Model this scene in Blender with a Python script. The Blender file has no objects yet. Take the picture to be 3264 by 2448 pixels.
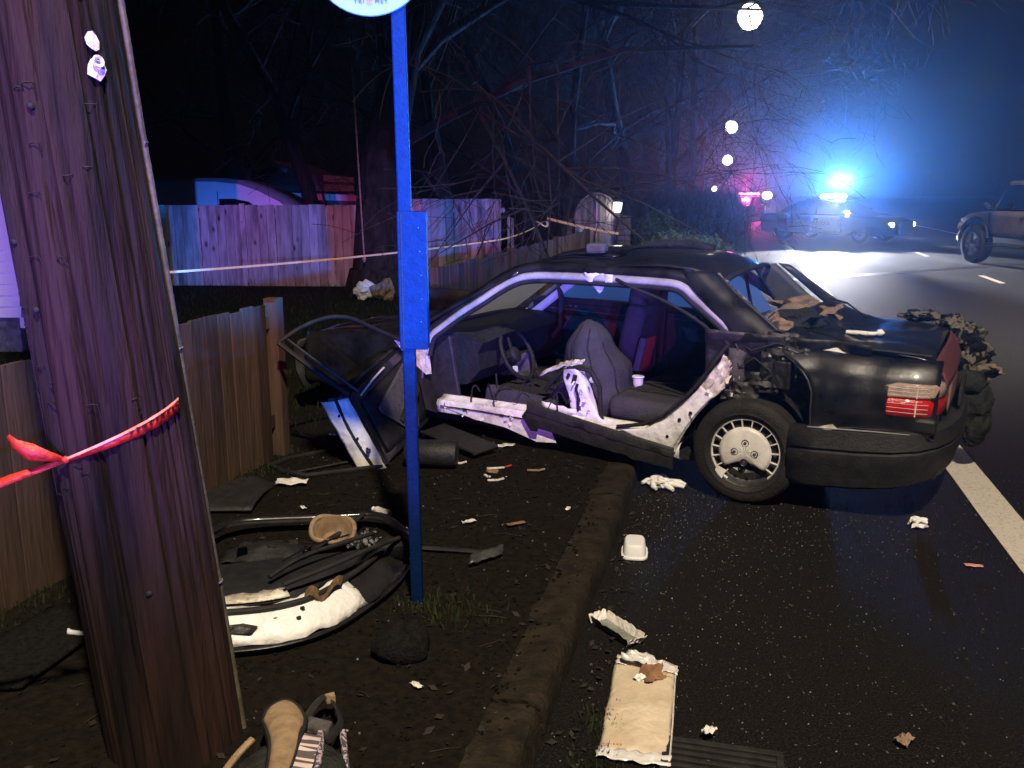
import bpy, bmesh, math, random
from mathutils import Vector, Matrix, noise, Euler
R = math.radians
random.seed(7)
sc = bpy.context.scene

# ------------------------------------------------------------------ camera
camd = bpy.data.cameras.new('camera'); cam = bpy.data.objects.new('camera', camd)
sc.collection.objects.link(cam); sc.camera = cam
camd.sensor_width = 36.0; camd.lens = 36.0 * 890 / 1024
camd.clip_start = 0.05; camd.clip_end = 1500
cam.location = (0, 0, 1.8); cam.rotation_euler = (R(90 - 12.3), 0, 0)

# ------------------------------------------------------------------ night sky
w = bpy.data.worlds.new('World'); sc.world = w; w.use_nodes = True
wn = w.node_tree.nodes; wl = w.node_tree.links
bg = wn['Background']; sky = wn.new('ShaderNodeTexSky'); sky.sky_type = 'NISHITA'
sky.sun_disc = False; sky.sun_elevation = R(-7); sky.sun_rotation = R(20)
wl.new(sky.outputs[0], bg.inputs[0]); bg.inputs[1].default_value = 0.05
# faint moonlight
sl = bpy.data.lights.new('moon', 'SUN'); sl.energy = 0.004; sl.angle = R(2); sl.color = (.7, .8, 1)
so = bpy.data.objects.new('moon', sl); sc.collection.objects.link(so); so.rotation_euler = (R(35), 0, R(20))

def lamp(name, typ, loc, energy, color, size=.1, target=None, spot=60, blend=.15, parent=None):
    d = bpy.data.lights.new(name, typ); d.energy = energy; d.color = color; d.shadow_soft_size = size
    if typ == 'SPOT': d.spot_size = R(spot); d.spot_blend = blend
    o = bpy.data.objects.new(name, d); sc.collection.objects.link(o); o.location = loc
    if target is not None:
        o.rotation_euler = (Vector(target) - Vector(loc)).to_track_quat('-Z', 'Y').to_euler()
    if parent: o.parent = parent; o.matrix_parent_inverse = parent.matrix_world.inverted()
    return o
# the street lamp over the photographer and the patrol cars parked behind the photographer
lamp('street_lamp_light', 'SPOT', (0.9, -2.2, 8.6), 5800, (1.0, .84, .64), .16, (0.9, .3, 0), 116, .45)
lamp('street_lamp_light', 'SPOT', (9.5, 13.5, 9.0), 9500, (1.0, .86, .74), .16, (9.0, 15.0, 0), 112, .7)  # unseen lamp added to brighten the pickup and the right of the road
lamp('patrol_light_blue', 'SPOT', (-3.9, -26.0, 3.1), 11000, (.005, .2, 1.0), .15, (-.12, 3.46, 3.25), 8.4, .05)
lamp('patrol_light_blue', 'SPOT', (14.0, -22.0, 2.2), 300000, (.002, .24, 1.0), .15, (-.42, 3.46, 1.88), 2.95, .05)  # added narrow beam, set apart to light just the bus stop post
for x in (-6.4, -4.2, -2.0, -.6): lamp('patrol_light_blue', 'SPOT', (2.6, -26.0, 3.1), 56000, (.05, .17, 1.0), .2, (x, 15.5, 1.05), 5.4, 1.0)
for x in (-5.6, -3.6, -1.6): lamp('patrol_light_red', 'SPOT', (-1.6, -26.5, 3.1), 16000, (1.0, .08, .6), .2, (x, 15.5, 1.3), 5.4, 1.0)
lamp('patrol_light_red', 'SPOT', (-1.0, -26.5, 3.1), 15000, (1.0, .10, .7), .15, (.1, 6.0, 2.0), 6.4, .12)
lamp('patrol_light_blue', 'SPOT', (-4.2, -26.2, 3.1), 19000, (.04, .16, 1.0), .15, (.25, 6.0, 2.1), 6.4, .12)

sc.view_settings.view_transform = 'Standard'; sc.view_settings.look = 'None'
sc.view_settings.exposure = 0.0; sc.view_settings.gamma = 1.0
sc.render.engine = 'CYCLES'
cy = sc.cycles; cy.use_denoising = True; cy.max_bounces = 5; cy.diffuse_bounces = 2; cy.glossy_bounces = 2
cy.transmission_bounces = 4; cy.transparent_max_bounces = 12; cy.volume_bounces = 0
cy.sample_clamp_indirect = 3; cy.caustics_reflective = False; cy.caustics_refractive = False
try: cy.denoiser = 'OPENIMAGEDENOISE'
except Exception: pass

# ------------------------------------------------------------------ materials
def srgb(h):
    return tuple(((int(h[i:i+2], 16) / 255) ** 2.2) for i in (0, 2, 4))
MATS = {}
def mat(name, c1, c2=None, scale=8, rough=.6, metal=0, bump=0, bscale=30, stretch=(1, 1, 1), spec=.5, coat=0,
        emit=None, es=0, alpha=1, trans=0, r2=None, detail=6, rnd=0, contrast=(.35, .65)):
    if name in MATS: return MATS[name]
    m = bpy.data.materials.new(name); m.use_nodes = True; MATS[name] = m
    n = m.node_tree.nodes; l = m.node_tree.links; b = n['Principled BSDF']
    b.inputs['Base Color'].default_value = (*c1, 1); b.inputs['Roughness'].default_value = rough
    b.inputs['Metallic'].default_value = metal; b.inputs['Specular IOR Level'].default_value = spec
    b.inputs['Coat Weight'].default_value = coat; b.inputs['Coat Roughness'].default_value = .08
    b.inputs['Alpha'].default_value = alpha; b.inputs['Transmission Weight'].default_value = trans
    if emit: b.inputs['Emission Color'].default_value = (*emit, 1); b.inputs['Emission Strength'].default_value = es
    tc = n.new('ShaderNodeTexCoord'); mp = n.new('ShaderNodeMapping'); mp.inputs['Scale'].default_value = stretch
    l.new(tc.outputs['Object'], mp.inputs['Vector'])
    fac = None
    if c2 is not None:
        t = n.new('ShaderNodeTexNoise'); t.inputs['Scale'].default_value = scale; t.inputs['Detail'].default_value = detail
        t.inputs['Roughness'].default_value = .65
        l.new(mp.outputs[0], t.inputs['Vector'])
        cr = n.new('ShaderNodeValToRGB'); cr.color_ramp.elements[0].color = (*c1, 1); cr.color_ramp.elements[1].color = (*c2, 1)
        cr.color_ramp.elements[0].position = contrast[0]; cr.color_ramp.elements[1].position = contrast[1]
        l.new(t.outputs['Fac'], cr.inputs['Fac']); col = cr.outputs['Color']
        if rnd:
            oi = n.new('ShaderNodeObjectInfo'); hs = n.new('ShaderNodeHueSaturation')
            mr = n.new('ShaderNodeMapRange'); mr.inputs['To Min'].default_value = 1 - rnd; mr.inputs['To Max'].default_value = 1 + rnd
            l.new(oi.outputs['Random'], mr.inputs['Value']); l.new(mr.outputs[0], hs.inputs['Value']); l.new(col, hs.inputs['Color']); col = hs.outputs['Color']
            va = n.new('ShaderNodeVectorMath'); va.operation = 'ADD'
            ml = n.new('ShaderNodeMath'); ml.operation = 'MULTIPLY'; ml.inputs[1].default_value = 37
            l.new(oi.outputs['Random'], ml.inputs[0]); l.new(mp.outputs[0], va.inputs[0]); l.new(ml.outputs[0], va.inputs[1]); l.new(va.outputs[0], t.inputs['Vector'])
        l.new(col, b.inputs['Base Color'])
        if r2 is not None:
            mr = n.new('ShaderNodeMapRange'); mr.inputs['From Min'].default_value = .35; mr.inputs['From Max'].default_value = .65
            mr.inputs['To Min'].default_value = rough; mr.inputs['To Max'].default_value = r2
            l.new(t.outputs['Fac'], mr.inputs['Value']); l.new(mr.outputs[0], b.inputs['Roughness'])
    if bump:
        t2 = n.new('ShaderNodeTexNoise'); t2.inputs['Scale'].default_value = bscale; t2.inputs['Detail'].default_value = 5
        l.new(mp.outputs[0], t2.inputs['Vector'])
        bp = n.new('ShaderNodeBump'); bp.inputs['Strength'].default_value = min(1, bump); bp.inputs['Distance'].default_value = .02 * max(1, bump)
        l.new(t2.outputs['Fac'], bp.inputs['Height']); l.new(bp.outputs[0], b.inputs['Normal'])
    return m
def glass(name, tint=(.75, .85, .95), refl=.12):
    m = bpy.data.materials.new(name); m.use_nodes = True; MATS[name] = m
    n = m.node_tree.nodes; l = m.node_tree.links; n.remove(n['Principled BSDF'])
    t = n.new('ShaderNodeBsdfTransparent'); t.inputs[0].default_value = (*tint, 1)
    g = n.new('ShaderNodeBsdfGlossy'); g.inputs['Roughness'].default_value = .08
    d = n.new('ShaderNodeBsdfDiffuse'); d.inputs[0].default_value = (.35, .35, .35, 1)
    nz = n.new('ShaderNodeTexNoise'); nz.inputs['Scale'].default_value = 14; nz.inputs['Detail'].default_value = 8
    mr = n.new('ShaderNodeMapRange'); mr.inputs['From Min'].default_value = .45; mr.inputs['From Max'].default_value = .8; mr.inputs['To Max'].default_value = .16
    l.new(nz.outputs['Fac'], mr.inputs['Value'])
    tl = n.new('ShaderNodeBsdfTranslucent'); tl.inputs[0].default_value = (.75, .78, .82, 1); xt = n.new('ShaderNodeMixShader'); xt.inputs[0].default_value = .6; l.new(t.outputs[0], xt.inputs[1]); l.new(tl.outputs[0], xt.inputs[2])
    x = n.new('ShaderNodeMixShader'); x.inputs[0].default_value = refl; x2 = n.new('ShaderNodeMixShader')
    l.new(xt.outputs[0], x.inputs[1]); l.new(g.outputs[0], x.inputs[2]); l.new(mr.outputs[0], x2.inputs[0]); l.new(x.outputs[0], x2.inputs[1]); l.new(d.outputs[0], x2.inputs[2])
    l.new(x2.outputs[0], n['Material Output'].inputs[0]); return m

asphalt = mat('asphalt', (.0042, .0035, .0028), (.036, .030, .023), 110, .55, 0, 1.4, 120, spec=.22, r2=.85, detail=3, contrast=(.48, .74))
dirt = mat('dirt', (.0026, .002, .0012), (.0125, .0092, .005), 26, .95, 0, .9, 60, spec=.15, detail=9)
lawn = mat('lawn_soil', (.004, .006, .002), (.012, .013, .005), 9, .95, 0, .9, 40, spec=.1)
concrete = mat('kerb_concrete', (.007, .0053, .0036), (.029, .021, .0125), 9, .9, 0, .8, 50, spec=.2, detail=9)
linepaint = mat('line_paint', (.30, .27, .22), (.62, .57, .48), 60, .6, 0, .4, 120, detail=8, contrast=(.28, .5))
tar = mat('tar', (.006, .006, .006), (.012, .012, .012), 20, .5, 0, .3, 60)
polewood = mat('pole_wood', (.002, .0011, .0009), (.036, .0165, .012), 9, .75, 0, 1.2, 26, stretch=(1, 1, .07), spec=.25, detail=12, contrast=(.36, .72))
board = mat('fence_board', (.028, .018, .0125), (.10, .061, .043), 7, .85, 0, .5, 40, stretch=(1, 1, .12), spec=.2, rnd=.28, detail=8, contrast=(.3, .7))
boardg = mat('fence_board_grey', (.08, .08, .08), (.30, .29, .28), 8, .85, 0, .5, 40, stretch=(1, 1, .22), spec=.2, rnd=.25, detail=8, contrast=(.3, .6))
bark = mat('bark', (.007, .006, .004), (.03, .026, .018), 10, .95, 0, 1, 24, stretch=(1, 1, .3), spec=.15)
twig = mat('twig', (.012, .010, .008), (.045, .036, .027), 6, .9, 0, 0, spec=.2)
white = mat('white_paint', (.78, .76, .72), (.86, .84, .80), 7, .35, 0, .15, 14, spec=.5)
jamb = mat('white_jamb_paint', (.30, .26, .20), (.84, .83, .80), 6, .4, 0, .8, 14, spec=.5, detail=10, contrast=(.22, .50))
railp_ = mat('shaded_rail_paint', (.26, .25, .25), (.46, .45, .46), 5, .45, 0, .4, 14, detail=9)  # white body paint dulled, the rail's weaker light put into the colour
torn = mat('torn_primed_metal', (.22, .16, .08), (.84, .80, .70), 9, .45, .1, .9, 18, detail=10, contrast=(.30, .58))
blackpaint = mat('black_car_paint', (.007, .007, .008), (.022, .021, .021), 5, .26, .15, .06, 40, spec=.5, coat=.5, r2=.5, detail=8)
plastic = mat('dark_grey_plastic', (.012, .012, .0125), (.027, .026, .025), 16, .55, 0, .25, 80, spec=.4, detail=8)
rubber = mat('black_rubber', (.010, .010, .010), (.024, .023, .022), 14, .7, 0, .2, 80, spec=.3)
tyrem = mat('tyre_rubber', (.009, .008, .0075), (.028, .024, .02), 6, .75, 0, .4, 90, spec=.35, detail=9)
steel = mat('dark_steel', (.05, .05, .055), (.13, .13, .13), 12, .45, .7, .2, 40)
hubm = mat('hubcap_silver', (.55, .52, .49), (.82, .80, .77), 7, .38, .0, .1, 60, detail=9)
bolt = mat('bolt_metal', (.28, .28, .29), (.5, .5, .5), 20, .35, .9)
cloth = mat('seat_cloth', (.018, .0175, .019), (.045, .043, .044), 55, .95, 0, .6, 120, spec=.15)
clothl = mat('seat_cloth_light', (.040, .039, .048), (.062, .06, .072), 5, .95, 0, .5, 90, spec=.15)
interior = mat('interior_black', (.006, .006, .0065), (.016, .016, .017), 14, .7, 0, .3, 60, spec=.35)
trimgrey = mat('door_trim_grey', (.05, .047, .047), (.10, .094, .09), 25, .85, 0, .4, 90, spec=.25)
headliner = mat('pillar_trim', (.055, .06, .075), (.09, .095, .11), 10, .8, 0, .1, 60)
chrome = mat('bright_trim', (.6, .6, .6), None, rough=.22, metal=1)
wheelhouse = mat('torn_inner_panel', (.007, .007, .008), (.05, .047, .045), 6, .5, .2, .9, 14, detail=9)
redlens = mat('red_lens', (.36, .008, .010), (.55, .014, .014), 30, .14, 0, .3, 60, coat=.6)
clearlens = mat('clear_lens', (.34, .24, .21), (.46, .34, .30), 30, .16, 0, .4, 60, coat=.6)
redlit = mat('red_lit_panel', (.10, .028, .035), (.15, .045, .05), 20, .5, 0, .1, 40)  # red light falling on the black boot lid, put into the colour
redcloth = mat('red_cloth', (.30, .020, .020), (.42, .04, .04), 20, .9, 0, .4, 60)
bluepaint = mat('blue_post_paint', (.0004, .011, .05), (.001, .017, .072), 30, .6, 0, .2, 90, spec=.12, detail=8)
signwhite = mat('sign_white', (.30, .29, .30), None, rough=.4)
signblue = mat('sign_blue', (.003, .02, .10), None, rough=.4)
signink = mat('sign_ink', (.03, .03, .05), None, rough=.5)
signpink = mat('sign_logo_ink', (.55, .2, .32), None, rough=.5)
redtape = mat('red_tape', (.50, .020, .010), (.66, .05, .02), 14, .5, 0, .5, 24)
tapeink = mat('tape_lettering', (.03, .004, .003), None, rough=.5)
yellowtape = mat('yellow_tape', (.78, .62, .30), (.85, .74, .48), 8, .5)
paper = mat('paper', (.66, .62, .56), (.82, .79, .74), 9, .8, 0, .5, 40)
tissue = mat('tissue', (.80, .78, .76), (.86, .85, .84), 9, .85, 0, .4, 30)
envelope = mat('padded_envelope_paper', (.50, .40, .27), (.68, .57, .42), 6, .6, 0, .45, 26, detail=9)
clearfilm = mat('plastic_film', (.62, .60, .57), (.75, .73, .70), 8, .2, 0, .6, 22, coat=.4)
leafm = mat('dead_leaf', (.16, .075, .03), (.30, .16, .075), 14, .7, 0, .5, 30)
foam = mat('white_plastic', (.78, .78, .78), (.84, .83, .82), 6, .45, 0, .05, 30)
greycard = mat('grey_card', (.14, .145, .12), (.27, .275, .24), 12, .6, 0, .4, 30)
tan = mat('tan_felt', (.20, .13, .065), (.34, .24, .14), 16, .95, 0, .2, 60)
blackfelt = mat('black_knit', (.005, .005, .005), (.014, .013, .012), 50, .95, 0, .7, 120, spec=.1)
pinkpaper = mat('pink_paper', (.62, .25, .20), (.7, .34, .28), 20, .8)
copperm = mat('conduit_covering', (.05, .042, .028), (.12, .10, .066), 12, .6, 0, .3, 40)
camo = mat('camouflage_cloth', (.010, .011, .010), (.15, .13, .10), 11, .95, 0, .6, 60, detail=2, contrast=(.50, .53), spec=.1)
darkcoat = mat('dark_green_cloth', (.014, .016, .014), (.035, .037, .032), 24, .95, 0, .6, 60, spec=.1)
browncloth = mat('brown_cloth', (.17, .12, .08), (.30, .22, .16), 14, .95, 0, .4, 50, spec=.1)
silver = mat('galvanised', (.35, .35, .36), (.5, .5, .5), 12, .45, .6)
vanwhite = mat('van_white', (.55, .55, .56), (.62, .62, .62), 4, .4, 0, .05, 20)
siding = mat('siding_white', (.55, .53, .47), (.62, .60, .54), 4, .7, 0, .1, 30)
roofm = mat('roof_shingle', (.05, .045, .04), (.10, .09, .08), 18, .9, 0, .4, 40)
stone = mat('post_stone', (.05, .05, .05), (.14, .135, .13), 8, .9, 0, .8, 20)
leafgreen = mat('evergreen_leaf', (.015, .03, .012), (.045, .07, .03), 8, .7, spec=.3)
grassm = mat('grass_blade', (.008, .013, .004), (.028, .034, .012), 3, .8, spec=.2)
tanpaint = mat('tan_truck_paint', (.13, .10, .075), (.20, .155, .115), 5, .32, .3, .05, 30, coat=.4)
policewhite = mat('patrol_white', (.62, .63, .65), None, rough=.3, coat=.4)
policeblue = mat('patrol_dark_blue', (.008, .014, .04), None, rough=.25, coat=.5)
darkglass = mat('dark_glass', (.008, .009, .011), None, rough=.06, spec=.6)
shard = mat('broken_glass', (.05, .055, .055), (.30, .31, .31), 40, .12, 0, spec=.8, contrast=(.45, .6))
lampwarm = mat('lit_lamp_glass', (1, .9, .75), None, emit=(1, .84, .60), es=16)
lampblue = mat('lit_blue_module', (.3, .6, 1), None, emit=(.42, .72, 1), es=220)
lampred = mat('lit_red_module', (1, .1, .2), None, emit=(1, .10, .28), es=45)
lampwhite = mat('lit_headlamp', (1, .96, .9), None, emit=(.95, .96, 1), es=70)
lanternlit = mat('lit_lantern_glass', (1, .95, .85), None, emit=(1, .93, .8), es=9)
lanterndim = mat('lantern_glass', (.72, .74, .82), None, rough=.3)
pane = glass('window_glass')

def knots(m, scale=(5, 5, 3.2), r=.16):           # dark knots in the planks
    n = m.node_tree.nodes; l = m.node_tree.links; b = n['Principled BSDF']
    tc = n.new('ShaderNodeTexCoord'); mp = n.new('ShaderNodeMapping'); mp.inputs['Scale'].default_value = scale
    oi = n.new('ShaderNodeObjectInfo'); ml = n.new('ShaderNodeMath'); ml.operation = 'MULTIPLY'; ml.inputs[1].default_value = 53
    va = n.new('ShaderNodeVectorMath'); vo = n.new('ShaderNodeTexVoronoi'); vo.inputs['Scale'].default_value = 1
    l.new(tc.outputs['Object'], mp.inputs['Vector']); l.new(oi.outputs['Random'], ml.inputs[0]); l.new(mp.outputs[0], va.inputs[0]); l.new(ml.outputs[0], va.inputs[1]); l.new(va.outputs[0], vo.inputs['Vector'])
    mr = n.new('ShaderNodeMapRange'); mr.inputs['From Min'].default_value = r*.5; mr.inputs['From Max'].default_value = r; mr.inputs['To Min'].default_value = .22; l.new(vo.outputs['Distance'], mr.inputs['Value'])
    mx = n.new('ShaderNodeMix'); mx.data_type = 'RGBA'; mx.blend_type = 'MULTIPLY'; mx.inputs['Factor'].default_value = 1
    src = b.inputs['Base Color'].links[0].from_socket; l.new(src, mx.inputs[6]); l.new(mr.outputs[0], mx.inputs[7]); l.new(mx.outputs[2], b.inputs['Base Color'])
knots(boardg); knots(polewood, (7, 7, 2.0), .10)

# ------------------------------------------------------------------ mesh tools
class MB:
    def __init__(s): s.v = []; s.f = []
    def add(s, vs, fs):
        o = len(s.v); s.v += [tuple(v) for v in vs]; s.f += [tuple(i + o for i in f) for f in fs]; return s
    def box(s, c, d, rot=None):
        x, y, z = d[0]/2, d[1]/2, d[2]/2
        vs = [Vector(p) for p in ((-x,-y,-z),(x,-y,-z),(x,y,-z),(-x,y,-z),(-x,-y,z),(x,-y,z),(x,y,z),(-x,y,z))]
        if rot is not None:
            m = rot if isinstance(rot, Matrix) else Euler(rot).to_matrix(); vs = [m @ v for v in vs]
        return s.add([v + Vector(c) for v in vs], [(0,3,2,1),(4,5,6,7),(0,1,5,4),(1,2,6,5),(2,3,7,6),(3,0,4,7)])
    def hexa(s, b, t):          # bottom quad, top quad
        return s.add(list(b) + list(t), [(3,2,1,0),(4,5,6,7),(0,1,5,4),(1,2,6,5),(2,3,7,6),(3,0,4,7)])
    def loft(s, rings, close=True, caps=True):
        n = len(rings[0]); o = len(s.v)
        for r in rings: s.v += [tuple(p) for p in r]
        m = n if close else n - 1
        for i in range(len(rings) - 1):
            for j in range(m):
                a = o + i*n + j; b = o + i*n + (j+1) % n
                s.f.append((a, b, b + n, a + n))
        if caps and close:
            s.f.append(tuple(o + j for j in range(n))[::-1]); s.f.append(tuple(o + (len(rings)-1)*n + j for j in range(n)))
        return s
    def tube(s, pts, r, n=8, caps=True, flat=1.0):
        pts = [Vector(p) for p in pts]; rs = r if isinstance(r, (list, tuple)) else [r]*len(pts)
        rings = []; up = Vector((0, 0, 1)); prev = None
        for i, p in enumerate(pts):
            d = (pts[min(i+1, len(pts)-1)] - pts[max(i-1, 0)]).normalized()
            if prev is None:
                a = d.cross(up)
                if a.length < .05: a = d.cross(Vector((1, 0, 0)))
            else:
                a = prev - d * prev.dot(d)
                if a.length < 1e-4: a = d.orthogonal()
            a.normalize(); prev = a; b = d.cross(a)
            rings.append([p + (a*math.cos(t) + b*math.sin(t)*flat) * rs[i] for t in (2*math.pi*k/n for k in range(n))])
        return s.loft(rings, True, caps)
    def ribbon(s, pts, wv, w=None):
        A = [Vector(p) for p in pts]; W = wv if isinstance(wv, list) else [Vector(wv)]*len(A)
        return s.loft([[p - Vector(q), p + Vector(q)] for p, q in zip(A, W)], close=False)
    def lathe(s, prof, n=32, axis='z', c=(0, 0, 0), close=False):
        rings = []
        for k in range(n):
            t = 2*math.pi*k/n; ring = []
            for r, h in prof:
                x, y = r*math.cos(t), r*math.sin(t)
                p = (x, y, h) if axis == 'z' else ((x, h, y) if axis == 'y' else (h, x, y))
                ring.append(Vector(p) + Vector(c))
            rings.append(ring)
        o = len(s.v); m = len(prof)
        for r in rings: s.v += [tuple(p) for p in r]
        for k in range(n):
            for j in range(m - 1 + (1 if close else 0)):
                a = o + k*m + j; b = o + k*m + (j+1) % m; c2 = o + ((k+1) % n)*m + (j+1) % m; d = o + ((k+1) % n)*m + j
                s.f.append((a, b, c2, d) if axis != 'y' else (d, c2, b, a))
        return s
    def grid(s, fn, nu, nv):
        o = len(s.v)
        for i in range(nu + 1):
            for j in range(nv + 1): s.v.append(tuple(fn(i / nu, j / nv)))
        for i in range(nu):
            for j in range(nv):
                a = o + i*(nv+1) + j; s.f.append((a, a + nv + 1, a + nv + 2, a + 1))
        return s
    def prism(s, poly, d):      # polygon extruded by the vector d
        n = len(poly); P = [Vector(p) for p in poly]; D = Vector(d)
        s.add(P + [p + D for p in P], [tuple(range(n))[::-1], tuple(range(n, 2*n))] + [(i, (i+1) % n, n + (i+1) % n, n + i) for i in range(n)])
        return s
    def build(s, name, m, parent=None, smooth=None, solid=0, bev=0, sub=0, inv=None, doubles=0):
        me = bpy.data.meshes.new(name)
        vs = [inv @ Vector(v) for v in s.v] if inv is not None else s.v
        me.from_pydata(vs, [], s.f); me.materials.append(m)
        bm = bmesh.new(); bm.from_mesh(me)
        if doubles: bmesh.ops.remove_doubles(bm, verts=bm.verts, dist=doubles)
        bmesh.ops.recalc_face_normals(bm, faces=bm.faces); bm.to_mesh(me); bm.free()
        o = bpy.data.objects.new(name, me); sc.collection.objects.link(o)
        if parent is not None: o.parent = parent
        if smooth is not None:
            me.shade_smooth(); me.set_sharp_from_angle(angle=R(smooth))
        if solid:
            q = o.modifiers.new('thickness', 'SOLIDIFY'); q.thickness = solid; q.offset = 0
        if bev:
            q = o.modifiers.new('bevel', 'BEVEL'); q.width = bev; q.segments = 2; q.limit_method = 'ANGLE'
        if sub:
            q = o.modifiers.new('sub', 'SUBSURF'); q.levels = sub; q.render_levels = sub
        return o
def tag(o, label, cat, group=None, kind=None):
    o['label'] = label
    if cat: o['category'] = cat
    if group: o['group'] = group
    if kind: o['kind'] = kind
    return o
def empty(name, loc=(0, 0, 0), rz=0, label=None, cat=None, group=None):
    o = bpy.data.objects.new(name, None); sc.collection.objects.link(o); o.location = loc; o.rotation_euler = (0, 0, rz)
    o.empty_display_size = .1
    if label: tag(o, label, cat, group)
    bpy.context.view_layer.update(); return o
def inst(src, name, parent=None, loc=(0, 0, 0), rot=(0, 0, 0), scale=(1, 1, 1)):
    o = src.copy(); o.name = name; sc.collection.objects.link(o)
    if parent is not None: o.parent = parent
    o.location = loc; o.rotation_euler = rot; o.scale = scale; return o
def copy_tree(o, parent=None):
    c = o.copy(); sc.collection.objects.link(c); c.parent = parent
    for ch in list(o.children): copy_tree(ch, c)
    return c
def nz(x, y=0, z=0, s=1): return noise.noise(Vector((x*s, y*s, z*s)))
def struct(o, label=None):
    o['kind'] = 'structure'
    if label: o['label'] = label
    return o
def lerp(a, b, t): return a + (b - a) * t
def interp(xs, ys, x):
    if x <= xs[0]: return ys[0]
    for i in range(len(xs) - 1):
        if x <= xs[i+1]: return lerp(ys[i], ys[i+1], (x - xs[i]) / (xs[i+1] - xs[i]))
    return ys[-1]
def text_mesh(name, body, size, m, parent, matrix, spacing=1.0, depth=.001):
    cu = bpy.data.curves.new(name, 'FONT'); cu.body = body; cu.size = size; cu.extrude = depth; cu.space_character = spacing
    cu.align_x = 'CENTER'; cu.align_y = 'CENTER'; cu.resolution_u = 3
    t = bpy.data.objects.new(name, cu); sc.collection.objects.link(t); bpy.context.view_layer.update()
    me = bpy.data.meshes.new_from_object(t.evaluated_get(bpy.context.evaluated_depsgraph_get()))
    bpy.data.objects.remove(t); me.transform(matrix); me.materials.clear(); me.materials.append(m)
    o = bpy.data.objects.new(name, me); sc.collection.objects.link(o)
    if parent is not None: o.parent = parent
    return o
# ------------------------------------------------------------------ the setting
RA = Vector((.2453, .9694, 0)); RR = Vector((.9694, -.2453, 0)); RK = Vector((-.57, 0, 0)); RANG = -R(14.2)
KH = .12
def rp(s, lat, z=0.0): return RK + RA * s + RR * lat + Vector((0, 0, z))
def vz(x, y): return KH + .014 * nz(x*1.3, y*1.3) + .009 * nz(x*5, y*5) + .004*nz(x*15, y*15)

g_ = MB(); g_.box((40, 120, -.31), (420, 300, .5)); struct(g_.build('ground', lawn), 'dark ground beyond the road')
rd = MB(); rd.grid(lambda u, v: rp(lerp(-14, 240, u), lerp(0.0, 11.2, v)), 60, 6); struct(rd.build('road', asphalt), 'wet dark asphalt road')
vg = MB()
def vfn(u, v):
    p = rp(lerp(-6, 30, u), lerp(-2.9, -.18, v)); return (p.x, p.y, vz(p.x, p.y))
vg.grid(vfn, 520, 46); struct(vg.build('verge', dirt, smooth=60), 'bare dirt verge beside the kerb')
lw = MB()
def lfn(u, v):
    p = rp(lerp(-6, 90, u**1.4), lerp(-26, -2.9, v)); return (p.x, p.y, vz(p.x, p.y) + interp([2.9, 8], [0, .05], 2.9 + (1-v)*20))
lw.grid(lfn, 120, 40); struct(lw.build('lawn', lawn, smooth=60), 'dark grass yard')
vf = MB(); vf.grid(lambda u, v: rp(lerp(30, 240, u), lerp(-2.9, -.14, v), KH), 20, 2); struct(vf.build('far_verge', dirt), 'dirt verge farther along the road')

# kerb in cast lengths
kerb = struct(empty('kerb'), 'worn concrete kerb between verge and road')
prof = [(-.20, -.1), (-.20, .112), (-.06, .128), (-.02, .115), (-.004, .085), (0.0, .03), (.012, -.1)]
for i, (s0, s1) in enumerate([(-5, -1.6), (-1.6, .55), (.55, 2.75), (2.75, 4.9), (4.9, 7.5)] + [(7.5 + 3*k, 10.5 + 3*k) for k in range(24)]):
    m = MB(); n = 60 if s0 < 6 else 3; rings = []
    for k in range(n + 1):
        s = lerp(s0 + .012, s1 - .012, k / n)
        rings.append([rp(s, l + .014 * nz(s*3, z*8 + i) + .010*nz(s*13, z*20), z + (.008 * nz(s*5, l*9) + .006*nz(s*17, l*20) if z > 0 else 0)) for l, z in prof])
    m.loft(rings); m.build('kerb_block', concrete, kerb, smooth=50)

# painted lines
def line_strip(name, s0, s1, l0, l1, label, n=40, jit=.012):
    m = MB(); m.grid(lambda u, v: rp(lerp(s0, s1, u), lerp(l0, l1, v) + jit * nz(u*(s1-s0)*3, v*5), .006), n, 1)
    return struct(m.build(name, linepaint), label)
line_strip('edge_line', -10, 120, 1.95, 2.165, 'worn white edge line painted along the road', 260)
line_strip('far_edge_line', 10, 120, 9.3, 9.45, 'white line along the far side of the road', 60)
for s in (12.6, 19.5, 27, 36): line_strip('lane_dash', s, s + 1.7, 5.55, 5.67, 'short white lane dash on the road', 8)
m = MB()
def tarfn(u, v):
    a = Vector((5.2, 17.9, .005)); b = Vector((12.6, 22.3, .005)); p = a.lerp(b, u); n = Vector((-.51, .86, 0))
    return p + n * ((v - .5) * .34 + .10 * nz(u*9, 1) + .04*nz(u*30, v*3)) 
m.grid(tarfn, 60, 2); struct(m.build('tar_seam', tar), 'dark tar seam across the road')

rnd = random.Random(77)
lm = MB()
for _ in range(700):
    s_, l_ = rnd.uniform(.5, 8), -.16 - 2.0*rnd.random()**1.6
    if rnd.random() < .25: l_ = rnd.uniform(.02, .16)
    q = rp(s_, l_); zz = (vz(q.x, q.y) if l_ < 0 else .003) + .004; a = rnd.uniform(0, 6.28); r_ = rnd.uniform(.008, .024)
    u_ = Vector((math.cos(a), math.sin(a), rnd.uniform(-.4, .4)))*r_; w_ = Vector((-math.sin(a), math.cos(a), rnd.uniform(-.4, .4)))*r_*.55
    c_ = Vector((q.x, q.y, zz + .004)); lm.add([c_ - u_, c_ + w_, c_ + u_, c_ - w_], [(0, 1, 2), (0, 2, 3)])
o = lm.build('leaf_litter', mat('leaf_litter', (.004, .003, .002), (.022, .013, .007), 12, .8)); o['kind'] = 'stuff'; o['label'] = 'rotting leaf litter on the verge and in the gutter'
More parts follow.
